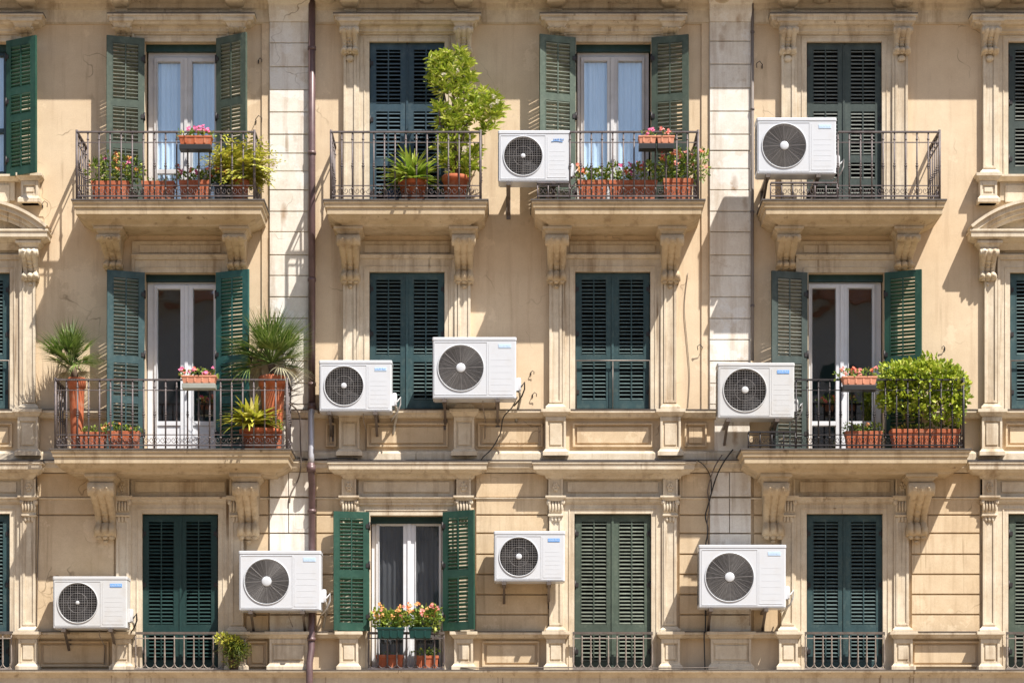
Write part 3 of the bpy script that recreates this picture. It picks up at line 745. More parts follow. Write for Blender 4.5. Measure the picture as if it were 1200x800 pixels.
def railing(key, segs, sides, ytop_, mat='iron', low=None, d=.80, iron_h=None):
    """segs: photo-x spans of the full-height front; low: spans kept low under an outdoor unit; sides: which returns exist (photo x)"""
    z0 = ZB[key]+.001; zt_ = Z(ytop_, d); H = zt_-z0
    b = MB(); zb = z0+.05; zs_ = z0+.20; zu = zt_-.16
    sc_ = MB(); bal = []
    def run(p, q, y=None, x=None, top=zt_):
        if y is not None:
            b.box(p, q, y-.022, y+.022, top-.022, top); b.box(p, q, y-.012, y+.012, zb-.01, zb+.012); b.box(p+.001, q-.001, y-.007, y+.007, zs_-.006, zs_+.006)
            if top == zt_: b.box(p+.001, q-.001, y-.0071, y+.0071, zu-.006, zu+.006)
            scrolls(sc_, p, q, y, zb, zs_-zb)
            n = max(1, round((q-p)/.158))
            for i in range(n+1):
                if top == zt_: bal.append((p+(q-p)*i/n, y))
                else: b.tube([(p+(q-p)*i/n, y, z0), (p+(q-p)*i/n, y, top-.02)], .011, 6)
        else:
            b.box(x-.022, x+.022, p, q, top-.0225, top-.001); b.box(x-.012, x+.012, p, q, zb-.01, zb+.012); b.box(x-.007, x+.007, p, q, zs_-.006, zs_+.006)
            b.box(x-.007, x+.007, p, q, zu-.006, zu+.006); scrolls(sc_, p, q, x, zb, zs_-zb, 'y')
            n = 4
            for i in range(1, n+1): bal.append((x, p+(q-p)*i/n))
    for a, c_ in segs: run(X(a,d), X(c_,d), y=-d)
    for a, c_ in (low or []): run(X(a,d), X(c_,d), y=-d, top=zb+.20)
    for px in sides: run(-d+.023, .0, x=X(px,d))
    for px in sides: b.tube([(X(px,d), -d, z0), (X(px,d), -d, zt_+.02)], .02, 6)
    rl = part('railing', b, M[mat])
    sc_.build('scrollwork', M[mat], rl)  # separate iron scrolls along the foot of the railing
    for x_, y_ in bal: put_bal(H-.02, mat, rl, (x_, y_, z0))
    return rl
railing((1,1), [(90,298)], [90,298], 154); railing((1,2), [(388,563)], [388,563], 154)
railing((1,3), [(668,818)], [818], 154, low=[(630,667)]); railing((1,4), [(982,1101)], [1101], 154, low=[(903,981)])
railing((2,1), [(65,336)], [65,336], 444); railing((2,4), [(933,1129)], [1129], 444, 'ironblack', low=[(877,932)])

def guard(key, x0, x1, yt, yb, d=.16, mat='ironpale', n=9):       # low iron guard before a bottom row window
    b = MB(); a, c_ = X(x0,d), X(x1,d); z1, z0 = Z(yt,d), Z(yb,d)
    b.box(a, c_, -d-.02, -d+.02, z1-.035, z1)
    b2 = MB(); b2.box(a, c_, -d-.012, -d+.012, z0, z0+.02); b2.box(a, c_, -d-.008, -d+.008, z1-.10, z1-.085)
    for i in range(n+1):
        x_ = a+.01+(c_-a-.02)*i/n
        b2.tube([(x_,-d,z0+.02),(x_,-d,z0+.09),(x_,-d,z0+.12),(x_,-d,z1-.12),(x_,-d,z1-.09),(x_,-d,z1-.03)], [.008,.01,.017,.009,.014,.008], 6)
        if i < n:
            m_ = x_+(c_-a-.02)/n/2; wv = (c_-a)/n/2
            b2.tube([(m_+wv*math.cos(t*PI/8), -d, z0+.11-.09*math.sin(t*PI/8)) for t in range(9)], .007, 4)
    rl = part('window_guard', b, M['steel']); b2.build('guard_bars', M[mat], rl)
guard((3,1), 158, 262, 740, 784); guard((3,2), 431, 521, 740, 784, mat='iron', n=8); guard((3,3), 671, 765, 740, 784); guard((3,4), 943, 1037, 740, 784)
guard((3,0), -78, 14, 740, 784); guard((3,5), 1179, 1271, 740, 784)
for key in ((2,3),(2,0),(2,5)):                                    # thin wire guards of the middle row
    x0, y0, x1, y1 = OPEN[key]; b = MB(); yy = -.04
    zt_, zb_ = Z(423), Z(479); b.tube([(X(x0+1),yy,zb_),(X(x0+1),yy,zt_),(X(x1-1),yy,zt_),(X(x1-1),yy,zb_)], .012, 6)
    b.tube([(X((x0+x1)/2),yy,zb_),(X((x0+x1)/2),yy,zt_)], .008, 6); part('window_guard', b, M['steel'])

# ------------------------------------------------------------------ drainpipes
def pipe_thing(name, label, segs, cat='drainpipe'):
    t = thing(name, (segs[0][0][0][0], segs[0][0][0][1], min(p[2] for p in segs[-1][0])), label, cat); o = Vector(t.location)
    for pts, r_, mat, nm in segs:
        b = MB(); b.tube([Vector(p)-o for p in pts], r_, 12); b.build(nm, M[mat], t)
    return t, o
xp = X(365.5, .12); dp = .12
t, o = pipe_thing('drainpipe', 'brown drainpipe with a grey section running down beside the stone pier', [
    ([(xp,-dp,Z(-60)),(xp,-dp,Z(476))], .052, 'pipe', 'pipe_section'),
    ([(xp,-dp,Z(476)),(xp,-dp-.01,Z(482)),(xp,-dp-.14,Z(489)),(xp,-dp-.14,Z(538)),(xp,-dp-.15,Z(547))], .046, 'pipegrey', 'grey_pipe_section'),
    ([(xp,-dp-.15,Z(545)),(xp,-dp-.13,Z(560)),(xp,-dp,Z(568)),(xp,-dp,Z(728)),(xp,-dp-.08,Z(742)),(xp,-dp-.08,Z(762)),(xp-.02,-dp-.2,Z(778)),(xp-.02,-dp-.2,Z(835)),(xp,-dp,Z(850)),(xp,-dp,Z(1125))], .05, 'pipe', 'pipe_section')])
for py, dd in ((60,0),(182,0),(330,0),(452,0),(600,0),(690,0),(750,.08)):
    b = MB(); b.tube([(0,0,-.025),(0,0,.025)], .062, 12); b.box(-.03,.03, .03, dp+dd+.0, -.015, .015); b.build('pipe_clamp', M['pipe'], t, Vector((xp,-dp-dd,Z(py)))-o)
for py, dd in ((478,.005),(552,.15)):
    b = MB(); b.tube([(0,0,-.05),(0,0,.05)], .066, 12); b.build('pipe_joint', M['pipe'], t, Vector((xp,-dp-dd,Z(py)))-o)
xq = X(881.5, .05)
t, o = pipe_thing('thin_drainpipe', 'thin grey brown conduit along the right edge of the stained stone pier', [([(xq,-.09,Z(-40)),(xq,-.09,Z(300)),(xq,-.09,Z(424))], .022, 'conduit', 'conduit')], 'conduit')
for py in (40,130,250,360):
    b = MB(); b.tube([(0,0,-.015),(0,0,.015)], .03, 8); b.box(-.01,.01,.02,.09,-.01,.01); b.build('pipe_clamp', M['iron'], t, Vector((xq,-.09,Z(py)))-o)

# ------------------------------------------------------------------ outdoor air-conditioning units
def ac_unit(rect, fan, fr, hub, style, label, d1=.52, th=.33, badge='pale', cover=1, lower=.0, mat='ac'):
    x0, y0, x1, y1 = rect; xl, xr, zt_, zb_ = X(x0,d1), X(x1,d1), Z(y0,d1), Z(y1,d1)
    W, H = xr-xl, zt_-zb_; cx = (xl+xr)/2
    t = thing('air_conditioner', (cx, -d1+th/2, zb_-.0), label, 'air conditioner', 'outdoor air conditioning units hung on the facade')
    w2, t2 = W/2, th/2
    def rr_(w_, dpt, r_, n=4):                                    # rounded rectangle outline in plan
        pts = []
        for sx, sy, a0 in ((1,-1,-PI/2),(1,1,0),(-1,1,PI/2),(-1,-1,PI)):
            for i in range(n+1):
                a = a0 + PI/2*i/n; pts.append((sx*(w_-r_)+r_*math.cos(a), sy*(dpt-r_)+r_*math.sin(a)))
        return pts
    fx, fz = X(fan[0], d1)-cx, Z(fan[1], d1)-zb_; fr_ = fr/S*(1-d1/D)
    b = MB(); r_ = .022; pl = rr_(w2, t2, r_); n = len(pl)
    # side walls, top and bottom; the front face is built round the fan hole
    def loop(z, s_=0): return [(p[0]*(1-s_/w2), p[1]*(1-s_/t2), z) for p in pl]
    hb = .0
    vs = loop(hb) + loop(H-.045); fs = []
    for i in range(n):
        j = (i+1) % n
        if abs(pl[i][1]+t2) < 1e-6 and abs(pl[j][1]+t2) < 1e-6: continue
        fs.append((i, j, n+j, n+i))
    b.add(vs, fs); b.add(loop(hb), [tuple(range(n))[::-1]])
    # front face with hole: fan of quads from circle to rectangle
    seg = 48; rx0, rx1, rz0, rz1 = -w2+r_, w2-r_, hb, H-.045; yf = -t2
    vs = []
    for i in range(seg):
        a = 2*PI*i/seg; ca, sa = math.cos(a), math.sin(a)
        vs.append((fx+fr_*ca, yf, fz+fr_*sa))
        k = min([(rx1-fx)/ca if ca > 1e-6 else 1e9, (rx0-fx)/ca if ca < -1e-6 else 1e9, (rz1-fz)/sa if sa > 1e-6 else 1e9, (rz0-fz)/sa if sa < -1e-6 else 1e9])
        vs.append((fx+k*ca, yf, fz+k*sa))
    fs = [(2*i, 2*((i+1)%seg), 2*((i+1)%seg)+1, 2*i+1) for i in range(seg)]
    b.add(vs, [f[::-1] for f in fs])
    for cxn, czn in ((rx0,rz0),(rx1,rz0),(rx0,rz1),(rx1,rz1)):       # corner triangles
        best = sorted(range(seg), key=lambda i: (vs[2*i+1][0]-cxn)**2+(vs[2*i+1][2]-czn)**2)[:3]
        cand = [i for i in best]
        for i in range(seg):
            j = (i+1) % seg; p, q = vs[2*i+1], vs[2*j+1]
            if abs(p[0]-q[0]) > 1e-5 and abs(p[2]-q[2]) > 1e-5 and abs(p[0]-cxn)+abs(q[0]-cxn) < W*.5 and abs(p[2]-czn)+abs(q[2]-czn) < H*.7:
                b.add([p, q, (cxn, yf, czn)], [(0,1,2)])
    # recess behind the grille
    vs = []
    for i in range(seg):
        a = 2*PI*i/seg
        vs += [(fx+fr_*math.cos(a), yf, fz+fr_*math.sin(a)), (fx+fr_*.98*math.cos(a), yf+.09, fz+fr_*.98*math.sin(a))]
    b.add(vs, [(2*i, 2*i+1, 2*((i+1)%seg)+1, 2*((i+1)%seg)) for i in range(seg)], True)
    cs = b.build('casing', M[mat], t)
    b = MB(); vs = loop(H-.045, .0)                               # lid with a slightly larger edge
    b.add(loop(H-.043,-.006)+loop(H-.008,-.006)+loop(H, .0), [(i,(i+1)%n,n+(i+1)%n,n+i) for i in range(n)]+[(n+i,n+(i+1)%n,2*n+(i+1)%n,2*n+i) for i in range(n)]+[tuple(2*n+i for i in range(n)), tuple(range(n))[::-1]])
    b.build('lid', M[mat], t)
    b = MB(); b.box(-w2+.03, w2-.03, yf-.004, yf+.01, .012, .02); b.box(-w2+.02, w2-.02, -t2+.01, t2-.01, -.012, .001); b.build('base_rail', M[mat], t)
    # square fan surround, service panel lines, louvre lines
    sx1 = fx+fr_*1.14; b = MB(); lw = .006
    sx0 = max(-w2+.03, fx-fr_*1.14); sz0 = max(.035, fz-fr_*1.16); sz1 = min(H-.075, fz+fr_*1.16)
    for (a, c_, e, f) in ((sx0,sx1,sz0-lw,sz0),(sx0,sx1,sz1,sz1+lw),(sx0-lw,sx0,sz0,sz1),(sx1,sx1+lw,sz0,sz1)): b.box(a, c_, yf-.005, yf+.002, e, f)
    b.box(sx1+.03, w2-.05, yf-.0035, yf+.002, .045, .052); b.box(sx1+.028, sx1+.034, yf-.0035, yf+.002, .05, H-.09)
    for i in range(6): z_ = .10+i*(H-.34)/6; b.box(sx1+.06, w2-.07, yf-.0012, yf+.002, z_, z_+.006)
    b.build('front_panel', M[mat], t)
    if sx1 < w2-.2:
        b = MB(); bx0, bx1 = w2-.16-.06*W*.9, w2-.075; bz = H-.155
        if badge == 'word': b.tube([(bx0-.05+i*.02, yf-.003, bz-.004+.006*math.sin(i*.5)) for i in range(int((bx1-bx0+.05)/.02))], .006, 4)
        else: b.box(bx0-.03, bx1, yf-.005, yf+.001, bz, bz+.05 if badge != 'pale' else bz+.055)
        bd = b.build('badge', M['badge'] if badge in ('blue','word') else M['badgepale'], t)
        q = MB(); nl = 8; lw2 = (bx1-bx0+.01)/nl
        for i in range(nl):
            xx = bx0-.02+i*lw2; q.box(xx, xx+lw2*.2, yf-.0075, yf-.003, bz+.014, bz+.038)
            if i % 3 != 1: q.box(xx, xx+lw2*.65, yf-.0074, yf-.003, bz+.014 + (.018 if i % 2 else 0), bz+.020+(.018 if i % 2 else 0))
            if i % 2: q.box(xx+lw2*.5, xx+lw2*.68, yf-.0073, yf-.003, bz+.014, bz+.036)
        q.build('badge_lettering', M['letterblue'] if badge in ('word','pale2') else M['letter'], bd)
    # fan: dark back, blades, ring, wires, hub
    b = MB(); b.lathe((fx, yf+.088, fz), [(fr_*.985,0),(fr_*.985,.002)], 32, axis='y'); bk = b.build('fan_housing', M['acdark'], t)
    b = MB()
    for k in range(3):
        a0 = k*2*PI/3+.4; vs = []; fs = []
        for i in range(7):
            for j in range(2):
                rr2 = fr_*(.2+.7*j); a = a0+i*.2*(1 if j else .8); vs.append((fx+rr2*math.cos(a), yf+.045+i*.004, fz+rr2*math.sin(a)))
        for i in range(6): fs.append((2*i,2*i+1,2*i+3,2*i+2))
        b.add(vs, fs, True)
    b.build('fan_blades', M['acblade'], t)
    b = MB()
    def circ(rad_, wr, yy): b.tube([(fx+rad_*math.cos(2*PI*i/40), yy, fz+rad_*math.sin(2*PI*i/40)) for i in range(41)], wr, 4, False)
    if style in ('ring', ):
        nr = 17
        for i in range(1, nr): circ(fr_*(.16+.84*i/nr), .0035, yf-.006-.008*(1-i/nr))
        for i in range(24):
            a = 2*PI*i/24; big = i % 3 == 0
            b.tube([(fx+fr_*.15*math.cos(a), yf-.012, fz+fr_*.15*math.sin(a)), (fx+fr_*math.cos(a+.04), yf-.004, fz+fr_*math.sin(a+.04))], .0048 if big else .002, 4)
    else:
        nw = 17
        for i in range(-nw//2+1, nw//2+1):
            u = i*2*fr_/nw; hgt = math.sqrt(max(0, fr_**2-u*u)); rw = .0045 if i % 3 == 0 else .0024
            b.tube([(fx+u, yf-.004, fz-hgt), (fx+u, yf-.011, fz), (fx+u, yf-.004, fz+hgt)], rw, 4)
            b.tube([(fx-hgt, yf-.003, fz+u), (fx, yf-.010, fz+u), (fx+hgt, yf-.003, fz+u)], .0024 if i else .0045, 4)
        circ(fr_*.5, .003, yf-.008)
    b.build('fan_grille', M['wire'], t)
    b = MB(); b.tube([(fx+fr_*1.01*math.cos(2*PI*i/48), yf-.006, fz+fr_*1.01*math.sin(2*PI*i/48)) for i in range(49)], .0075, 8, False); b.build('grille_ring', M[mat], t)
    hr = hub/S; b = MB(); b.lathe((fx, yf-.004, fz), [(hr*.9,0),(hr,.006),(hr,.014),(hr*.85,.02),(hr*.3,.022)], 24, axis='y'); b.build('grille_hub', M[mat], t)
    # coil on the left end
    b = MB(); b.box(-w2-.003, -w2+.003, -t2+.035, t2-.03, .05, H-.09)
    for i in range(9): z_ = .07+i*(H-.18)/9; b.box(-w2-.006, -w2, -t2+.03, t2-.03, z_, z_+.012)
    b.build('coil_fins', M['fin'], t)
    if cover:                                                     # valve cover and looped pipe on the right end
        zc_ = H*.24; b = MB(); b.ring(-.001,.001,[(0,0),(0,0)]) if False else None
        b.lathe((w2+.035, -.02, zc_), [(.05,-.09),(.06,-.07),(.06,.07),(.045,.10)], 10, .62, 1.2); b.box(w2-.004, w2+.035, -.09, .05, zc_-.09, zc_+.09)
        b.build('valve_cover', M[mat], t)
        b = MB(); b.tube([(w2+.03,-.05,zc_-.06),(w2+.08,-.05,zc_-.02),(w2+.12,-.04,zc_+.04),(w2+.12,-.02,zc_-.06),(w2+.08,0,zc_-.16),(w2+.02,.1,zc_-.22),(w2-.03,t2+.15,zc_-.24)], .012, 6)
        b.build('refrigerant_pipe', M['ac2'] if cover == 1 else M['cable'], t)
    if cover and d1 < .7:
        zc2 = H*.24; yw = d1-t2; b = MB()
        b.tube([(w2-.02,.06,zc2-.05),(w2+.05,.10,zc2-.08),(w2+.06,.2,zc2-.16),(w2+.02,yw-.05,zc2-.30),(w2+.0,yw-.03,zc2-.42),(w2-.0,yw+.03,zc2-.47)], .02, 8)
        b.build('insulated_pipe', M['lagging'], t)
        b = MB(); b.tube([(w2*.2,.0,-.01),(w2*.2,.02,-.10),(w2*.25,yw-.04,-.22),(w2*.24,yw-.03,-.5)], .007, 6); b.build('drain_hose', M['ironpale'], t)
    yb_ = d1-t2                                                    # distance from the unit's middle to the wall
    for i, sx in enumerate((-w2*.72, w2*.55)):
        b = MB(); ln = yb_
        b.box(sx-.03, sx+.03, -t2-.012, ln-.002, -.06, -.013); b.box(sx-.03, sx+.03, ln-.014, ln-.001, -.36, -.0131)
        b.add([(sx-.018,-t2+.10,-.05),(sx+.018,-t2+.10,-.05),(sx+.018,ln-.012,-.31),(sx-.018,ln-.012,-.31),(sx-.018,-t2+.14,-.05),(sx+.018,-t2+.14,-.05),(sx+.018,ln-.012,-.27),(sx-.018,ln-.012,-.27)],
              [(0,1,2,3),(7,6,5,4),(0,4,5,1),(1,5,6,2),(2,6,7,3),(3,7,4,0)])
        b.tube([(sx,-t2+.02,-.012),(sx,-t2+.02,.01)], .012, 6)
        b.build('wall_bracket', M['steel'], t)
    return t
ac_unit((62,675,149,735), (91,706), 23.4, 2.2, 'grid', 'small white air conditioner with blue badge beside the bottom left shuttered window', badge='blue', mat='ac2', cover=2)
ac_unit((374,422,459,481), (403,452), 23, 3.3, 'grid', 'smaller white air conditioner left of the big one under the middle window', badge='pale2')
ac_unit((507,395,605,466), (540,431), 26.8, 5.4, 'ring', 'large white air conditioner overlapping the right edge of the middle closed shutters', d1=.62, badge='pale', cover=2)
ac_unit((280,645,376,714), (312.5,681), 26.3, 5.8, 'ring', 'large white air conditioner in front of the brown drainpipe', badge='pale')
ac_unit((579,622,662,680), (608,652), 22.8, 3.5, 'grid', 'small white air conditioner on the banded wall left of faded green shutters', badge='blue', cover=0)
ac_unit((819,638,921,711), (855,676), 28.3, 5.6, 'ring', 'largest white air conditioner mounted over the lower stone pier pedestal', d1=.62, badge='pale')
ac_unit((841,425,931,489), (873,457), 25.2, 4, 'grid', 'white air conditioner at the left end of the balcony with the leafy hedge', d1=.80, badge='blue', mat='ac2')
ac_unit((887,138,980,203), (919,171), 25.8, 5, 'ring', 'white air conditioner at the left end of the balcony without plants', d1=.83, badge='pale')
ac_unit((584,153,668,212), (613,183), 22.8, 2.6, 'grid', 'white air conditioner with blue script logo beside tall leafy shrub in top row', d1=.80, badge='word', mat='ac')

# ------------------------------------------------------------------ plants
def leafquad(b, p, u, v, l, w_, fold=.25):
    u = u.normalized(); v = (v - u*v.dot(u)).normalized(); nrm = u.cross(v)
    a = p; c_ = p+u*l; m1 = p+u*l*.45+v*w_*.5+nrm*w_*fold; m2 = p+u*l*.45-v*w_*.5+nrm*w_*fold; q1 = p+u*l*.78+v*w_*.33+nrm*w_*fold*.6; q2 = p+u*l*.78-v*w_*.33+nrm*w_*fold*.6
    b.add([a, m1, q1, c_, q2, m2], [(0,1,2,3),(0,3,4,5)])
def rv(rr_): 
    while True:
        v = Vector((rr_.uniform(-1,1), rr_.uniform(-1,1), rr_.uniform(-1,1)))
        if .05 < v.length < 1: return v
def blob(b, rr_, c_, rad_, n, size, ratio=.5, shell=.55, up=.3, lo=0, inner=1.0):
    c_ = Vector(c_)
    for _ in range(n):
        v = rv(rr_).normalized()*(shell+(1-shell)*rr_.random()**.6)
        v = v * (1 + .16*math.sin(v.x*7+c_.x*9)*math.cos(v.z*6+c_.z*5))
        p = c_ + Vector((v.x*rad_[0], v.y*rad_[1], v.z*rad_[2]))
        dr = (v.normalized()*.7 + rv(rr_)*.8 + Vector((0,0,up))).normalized()
        s_ = size*rr_.uniform(.6,1.25); leafquad(b, p, dr, rv(rr_), s_, s_*ratio)
def ribbon(b, base, az, el, L, w_, droop, seg=7, fold=.3, tipw=.1):
    p = Vector(base); h = Vector((math.cos(az), math.sin(az), 0)); side = Vector((-math.sin(az), math.cos(az), 0)); vs = []; e = el
    for i in range(seg+1):
        t = i/seg; ww = w_*(math.sin(PI*min(1,.18+t*.75))**.8)*(1-t*(1-tipw)) if t < 1 else w_*.04
        dr = h*math.cos(e)+Vector((0,0,1))*math.sin(e); up = side.cross(dr)
        vs += [p-side*ww/2+up*ww*fold*-.5, p, p+side*ww/2+up*ww*fold*-.5]
        p = p + dr*L/seg; e -= droop/seg
    fs = []
    for i in range(seg):
        a = 3*i; fs += [(a,a+1,a+4,a+3),(a+1,a+2,a+5,a+4)]
    b.add(vs, fs, True)
def flower(b, p, r_, rr_, petals=5):
    nrm = (rv(rr_)*.6 + Vector((0,-1,.5))).normalized(); u = nrm.orthogonal().normalized(); w_ = nrm.cross(u)
    vs = [p]
    for i in range(petals*2):
        a = PI*i/petals; k = r_ if i % 2 == 0 else r_*.55; vs.append(p + (u*math.cos(a)+w_*math.sin(a))*k + nrm*r_*.3*(1 if i % 2 == 0 else .3))
    b.add(vs, [(0,i+1,(i+1)%(petals*2)+1) for i in range(petals*2)])
def truss(b, p, r_, rr_, n=7):
    for _ in range(n): flower(b, Vector(p)+rv(rr_)*r_, r_*.62, rr_)

def trough(t, o, w_, dp_, h, mat, name='pot', tray=None, taper=.12):
    b = MB(); w2, d2 = w_/2, dp_/2; k = 1-taper
    def rec(f, z, g=0): return [(-w2*f+g,-d2*f+g,z),(w2*f-g,-d2*f+g,z),(w2*f-g,d2*f-g,z),(-w2*f+g,d2*f-g,z)]
    L = [rec(k,0), rec(.965,h*.78), rec(.965,h*.80,-.008), rec(1,h,-.004), rec(1,h,.015), rec(.97,h*.85,.02)]
    vs = sum(L, []); fs = [(3,2,1,0)]
    for i in range(len(L)-1):
        for j in range(4): a = 4*i+j; c_ = 4*i+(j+1)%4; fs.append((a,c_,c_+4,a+4))
    b.add(vs, fs); b.add(rec(.95,h*.86,.015), [(0,1,2,3)])
    nr = max(2, int(w_/.12))
    for i in range(nr): x_ = -w2*.85+1.7*w2*(i+.5)/nr; b.box(x_-.012, x_+.012, -d2*.97-.004, -d2*.85, h*.12, h*.72)
    p_ = b.build(name, M[mat], t, bevel=.004)
    s_ = MB(); s_.add(rec(.93,h*.9,.02), [(0,1,2,3)]); s_.build('soil', M['soil'], p_)
    if tray:
        q = MB(); q.box(-w2*.95, w2*.95, -d2*1.0, d2*.9, -.075, -.003)
        q.box(-w2*.93, -w2*.88, d2*.9, d2*.9+.1, h*.7, h*.7+.02); q.box(w2*.88, w2*.93, d2*.9, d2*.9+.1, h*.7, h*.7+.02)
        q.build('tray', M[tray], p_, bevel=.006)
def roundpot(t, r_, h, mat, taper=.72, sx=1.0):
    b = MB(); b.lathe((0,0,0), [(r_*taper,0),(r_*.93,h*.8),(r_*1.02,h*.81),(r_*1.04,h*.98),(r_*.99,h),(r_*.9,h),(r_*.88,h*.88)], 26, sx, 1.0)
    p_ = b.build('pot', M[mat], t); s_ = MB(); s_.lathe((0,0,h*.86), [(r_*.9,0),(r_*.2,.01)], 20, sx, 1); s_.build('soil', M['soil'], p_)
def front_px(x0, x1, ytop_, floor, d):          # local frame of a plant on a floor height
    cx = (X(x0,d)+X(x1,d))/2; return (cx, -d, floor), X(x1,d)-X(x0,d), Z(ytop_,d)-floor

def boxplant(name, label, cat, x0, x1, ytop_, floor, d, leaf, fol, flowers=(), n=260, size=.05, mat='terra', tray=None, group=None, seed=1, dp_=.2, ratio=.7, hang=None, ftop=.5):
    """fol = (x0, ytop, x1, ybottom) of the foliage in the photograph; flowers = [(mat, count)]"""
    rr_ = random.Random(seed)
    if hang is not None: floor = Z(hang, d)
    loc, w_, h = front_px(x0, x1, ytop_, floor, d); t = thing(name, loc, label, cat, group)
    trough(t, 0, w_, dp_, h, mat, tray=tray)
    fx0, fy0, fx1, fy1 = fol; cx = (X(fx0,d)+X(fx1,d))/2-loc[0]; cz = (Z(fy0,d)+Z(fy1,d))/2-floor
    rx, rz = (X(fx1,d)-X(fx0,d))/2, (Z(fy0,d)-Z(fy1,d))/2
    b = MB(); st = MB()
    nb = max(2, int(rx*2/.16))
    for i in range(nb):
        ccx = cx + (-1+2*(i+.5)/nb)*rx*.92; hh = rz*rr_.uniform(.7,1.05)
        blob(b, rr_, (ccx, rr_.uniform(-.02,.02), cz-rz+hh), (rx/nb*1.35, max(dp_*.55,.09), hh), n//nb, size, ratio, .35)
        st.tube([(ccx*.9,0,h*.8),(ccx,0,cz-rz+hh)], .006, 4)
    b.build('foliage', M[leaf], t)
    for fm, cnt in flowers:
        for i in range(cnt):
            f = MB(); px = cx+rr_.uniform(-.95,.95)*rx; pz = cz+rz*rr_.uniform(-.1 if ftop < .6 else .3, 1.0)
            truss(f, (px, -dp_*.4*rr_.uniform(.3,1.3), pz), rr_.uniform(.022,.042), rr_)
            f.build('flower_head', M[fm], t)
    return t
F11, F12, F13, F21, F24 = ZB[(1,1)]+.002, ZB[(1,2)]+.002, ZB[(1,3)]+.002, ZB[(2,1)]+.002, ZB[(2,4)]+.002
GB = 'terracotta planters standing on balcony floors'; GH = 'flower boxes hung on balcony railings'
# top left balcony
boxplant('flower_trough', 'terracotta trough of orange and pink flowers at left end of top left balcony', 'planter', 108, 152, 214, F11, .62, 'geran', (103,181,168,217), (('orange',7),('pink',3)), 520, .075, group=GB, seed=11, ratio=.45)
boxplant('flower_trough', 'low terracotta trough with sparse sprouts, second from left on top left balcony', 'planter', 167, 205, 214, F11, .62, 'geran', (168,208,204,216), (), 60, .04, group=GB, seed=12)
boxplant('flower_trough', 'terracotta trough with dark leaves and red flowers under the pink hanging box', 'planter', 211, 246, 213, F11, .62, 'geran', (207,198,250,215), (('red',4),('pink',2)), 260, .05, group=GB, seed=13)
boxplant('hanging_flower_box', 'terracotta box of bright pink geraniums hung on the top left balcony rail', 'flower box', 210, 249, 161, 0, .90, 'geran', (208,150,251,164), (('pink',8),), 150, .05, tray='tray', group=GH, seed=14, hang=171)
def fern(name, label, cat, potpx, ytop_, floor, d, fol, n, leaf, seed, mat='terra', wide=1.0):
    rr_ = random.Random(seed); loc, w_, h = front_px(potpx[0], potpx[1], ytop_, floor, d); t = thing(name, loc, label, cat, GB)
    roundpot(t, w_/2, h, mat)
    fx0, fy0, fx1, fy1 = fol; b = MB(); cx = (X(fx0,d)+X(fx1,d))/2-loc[0]; rx = (X(fx1,d)-X(fx0,d))/2; zt_ = Z(fy0,d)-floor
    for i in range(n):                                            # fronds with paired leaflets
        az = rr_.uniform(0, 2*PI); el = rr_.uniform(.45, 1.5); L = rr_.uniform(.55,1.0)*(rx*1.3 if el < .9 else (zt_-h)*1.05)
        p = Vector((cx*rr_.uniform(0,.9), 0, h*.9)); e = el; hdir = Vector((math.cos(az), math.sin(az)*.6, 0)); seg = 12
        side = Vector((-math.sin(az), math.cos(az), 0)); dro = rr_.uniform(.6,1.9)
        for s_ in range(seg):
            dr = hdir*math.cos(e)+Vector((0,0,1))*math.sin(e)
            if s_ > 1:
                ll = .10*math.sin(PI*(s_+1)/(seg+2))+.02
                for q in (-1,1): leafquad(b, p, side*q+dr*.6+rv(rr_)*.25, dr, ll, ll*.38)
            p = p+dr*L/seg; e -= dro/seg
    b.build('foliage', M[leaf], t); return t, loc, h
fern('potted_fern', 'bushy yellow green fern spilling over right end of top left balcony', 'potted plant', (270,292), 212, F11, .58, (248,143,322,215), 170, 'fern', 21)
boxplant('dark_pot', 'small dark pot with reddish leaves between trough and fern on top left balcony', 'potted plant', 252, 266, 217, F11, .62, 'dark', (246,200,270,218), (('red',2),), 120, .05, mat='tray', group=GB, seed=15)
# second balcony
def rosette(name, label, cat, potpx, ytop_, floor, d, n, L, w_, leaf, seed, el=(.1,1.45), droop=(.4,1.3), mat='terra', base=(0,0), yscale=.7, oval=1.0, extra=None):
    rr_ = random.Random(seed); loc, pw, h = front_px(potpx[0], potpx[1], ytop_, floor, d); t = thing(name, loc, label, cat, GB)
    roundpot(t, pw/2/oval, h, mat, sx=oval) if oval != 1 else roundpot(t, pw/2, h, mat)
    b = MB()
    for i in range(n):
        ribbon(b, (base[0]+rr_.uniform(-.04,.04), rr_.uniform(-.03,.03), h*.92+base[1]), rr_.uniform(0,2*PI), rr_.uniform(*el), L*rr_.uniform(.65,1.1), w_*rr_.uniform(.7,1.2), rr_.uniform(*droop))
    b.build('leaves', M[leaf], t)
    if extra: extra(t, h, rr_)
    return t, loc, h
rosette('potted_bromeliad', 'yellow green spiky plant in terracotta pot left of the tall shrub', 'potted plant', (467,501), 213, F12, .58, 170, .58, .14, 'agave', 31)
